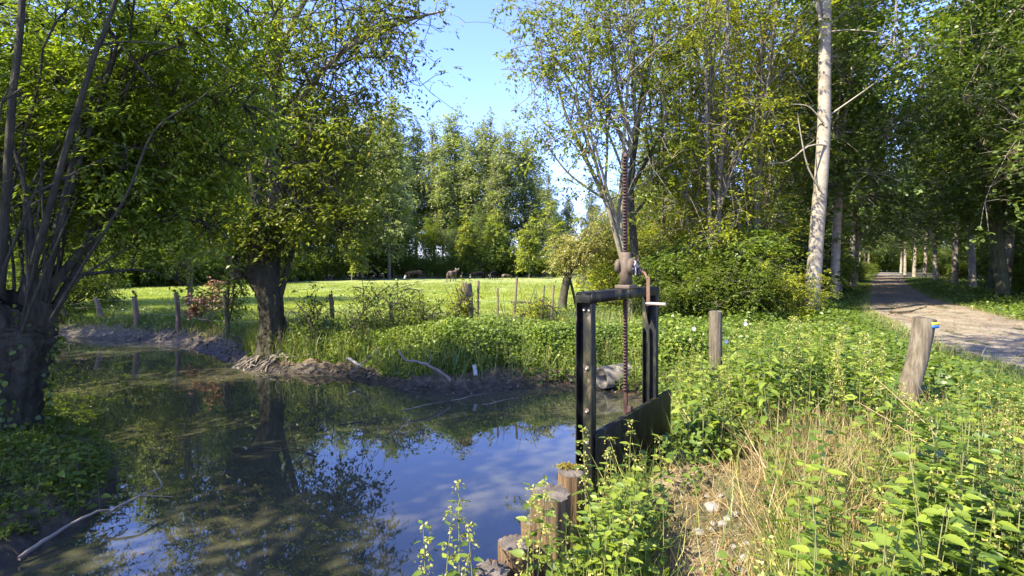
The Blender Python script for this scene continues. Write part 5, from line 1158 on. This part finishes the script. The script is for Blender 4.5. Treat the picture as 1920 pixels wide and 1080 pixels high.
# litter on the mud: clods
mb = MB(); n = 3800; x = rng.uniform(-12, 2.2, n); y = rng.uniform(8.5, 16.5, n); d = psdf(x, y); k = (d > .02) & (d < .75); x, y = x[k], y[k]
for a, b_ in zip(x, y):
    r = rng.uniform(.012, .05); v = norm(rng.normal(size=(6, 3)))*0; base = np.array([(1, 0, 0), (0, 1, 0), (-1, 0, 0), (0, -1, 0), (0, 0, .8), (0, 0, -1)])*r*rng.uniform(.6, 1.3, (6, 1)); base[:, :2] = base[:, :2]@np.array([[math.cos(a*9), -math.sin(a*9)], [math.sin(a*9), math.cos(a*9)]])
    mb.faces(base+[a, b_, GZ(a, b_)+r*.3], [[0, 1, 4], [1, 2, 4], [2, 3, 4], [3, 0, 4], [1, 0, 5], [2, 1, 5], [3, 2, 5], [0, 3, 5]])
tag(mb.build('mud_clods', M['bark_grey']), 'clods and debris scattered over the muddy bank', kind='stuff')
# fallen leaves
mb = MB(); n = 5000; x = rng.uniform(-12, 2.4, n); y = rng.uniform(8.5, 17, n); d = psdf(x, y); k = (d > .0) & (d < 1.3); x, y = x[k], y[k]; n = len(x); an = rng.uniform(0, 6.3, n)
leaves(mb, np.c_[x, y, gz(x, y)+.012], np.c_[np.cos(an), np.sin(an), np.zeros(n)], np.array([0, 0, 1])+rng.normal(size=(n, 3))*.2, .06, .04, TQ)
n = 9000; y = rng.uniform(5, 70, n); x = rng.uniform(0, 1, n)*(pxr(y)-pxl(y))+pxl(y); an = rng.uniform(0, 6.3, n)
leaves(mb, np.c_[x, y, np.full(n, .06)], np.c_[np.cos(an), np.sin(an), np.zeros(n)], np.array([0, 0, 1])+rng.normal(size=(n, 3))*.2, .06, .045, TQ)
tag(mb.build('fallen_leaves', M['leaf_brown']), 'brown leaves fallen on the mud and the path', kind='stuff')
mb = MB(); n = 2600; x = rng.uniform(-12, 1.8, n); y = rng.uniform(3, 15, n); d = -psdf(x, y); k = (d > .02) & (d < .15+rng.exponential(.35, n)) & (fbm(x, y, 1.1, 95) > .45); x, y = x[k], y[k]; n = len(x); an = rng.uniform(0, 6.3, n)
leaves(mb, np.c_[x, y, np.full(n, WZ+.004)], np.c_[np.cos(an), np.sin(an), np.zeros(n)], np.array([0, 0, 1])+rng.normal(size=(n, 3))*.05, .04, .026, TQ)
tag(mb.build('floating_leaves', M['leaf_brown']), 'small fallen leaves floating along the river edges', kind='stuff')
# broad leaf hanging from the far bank; white bindweed flowers
mb = MB(); leaves(mb, [P(857, 664, 9.35)], [(-.15, -.35, -1)], [(0, -1., .2)], .26, .11, T8, [.1]); tag(mb.build('dock_leaf', M['cover']), 'single long dark leaf hanging down the mud bank above the crooked branch', 'leaf')
for k, (u, v, lb) in enumerate([(1361, 640, 'white bindweed flower beside the grey bollard'), (1396, 607, 'small white flower above and right of the grey bollard'), (1300, 616, 'tiny white flower left of the grey bollard')]):
    c = np.array(P(u, v, 7.2)); mb = MB(); n = 8; a = np.arange(n)/n*6.283
    v_ = np.concatenate([np.c_[np.cos(a)*.028, np.zeros(n)-.02, np.sin(a)*.028], np.c_[np.cos(a)*.008, np.zeros(n)+.02, np.sin(a)*.008], [[0, .035, 0]]])
    mb.faces(v_, [[j, (j+1) % n, n+(j+1) % n, n+j] for j in range(n)]+[[n+j, n+(j+1) % n, 2*n] for j in range(n)])
    r_o = mb.build('bindweed_flower', M['petal'], loc=tuple(c)); tag(r_o, lb, 'flower')
# drop prototypes that were never placed
for k, p in protos.items():
    if not p[1]:
        for c in list(p[0].children): bpy.data.objects.remove(c)
        bpy.data.objects.remove(p[0])
print('objects', len(bpy.data.objects))
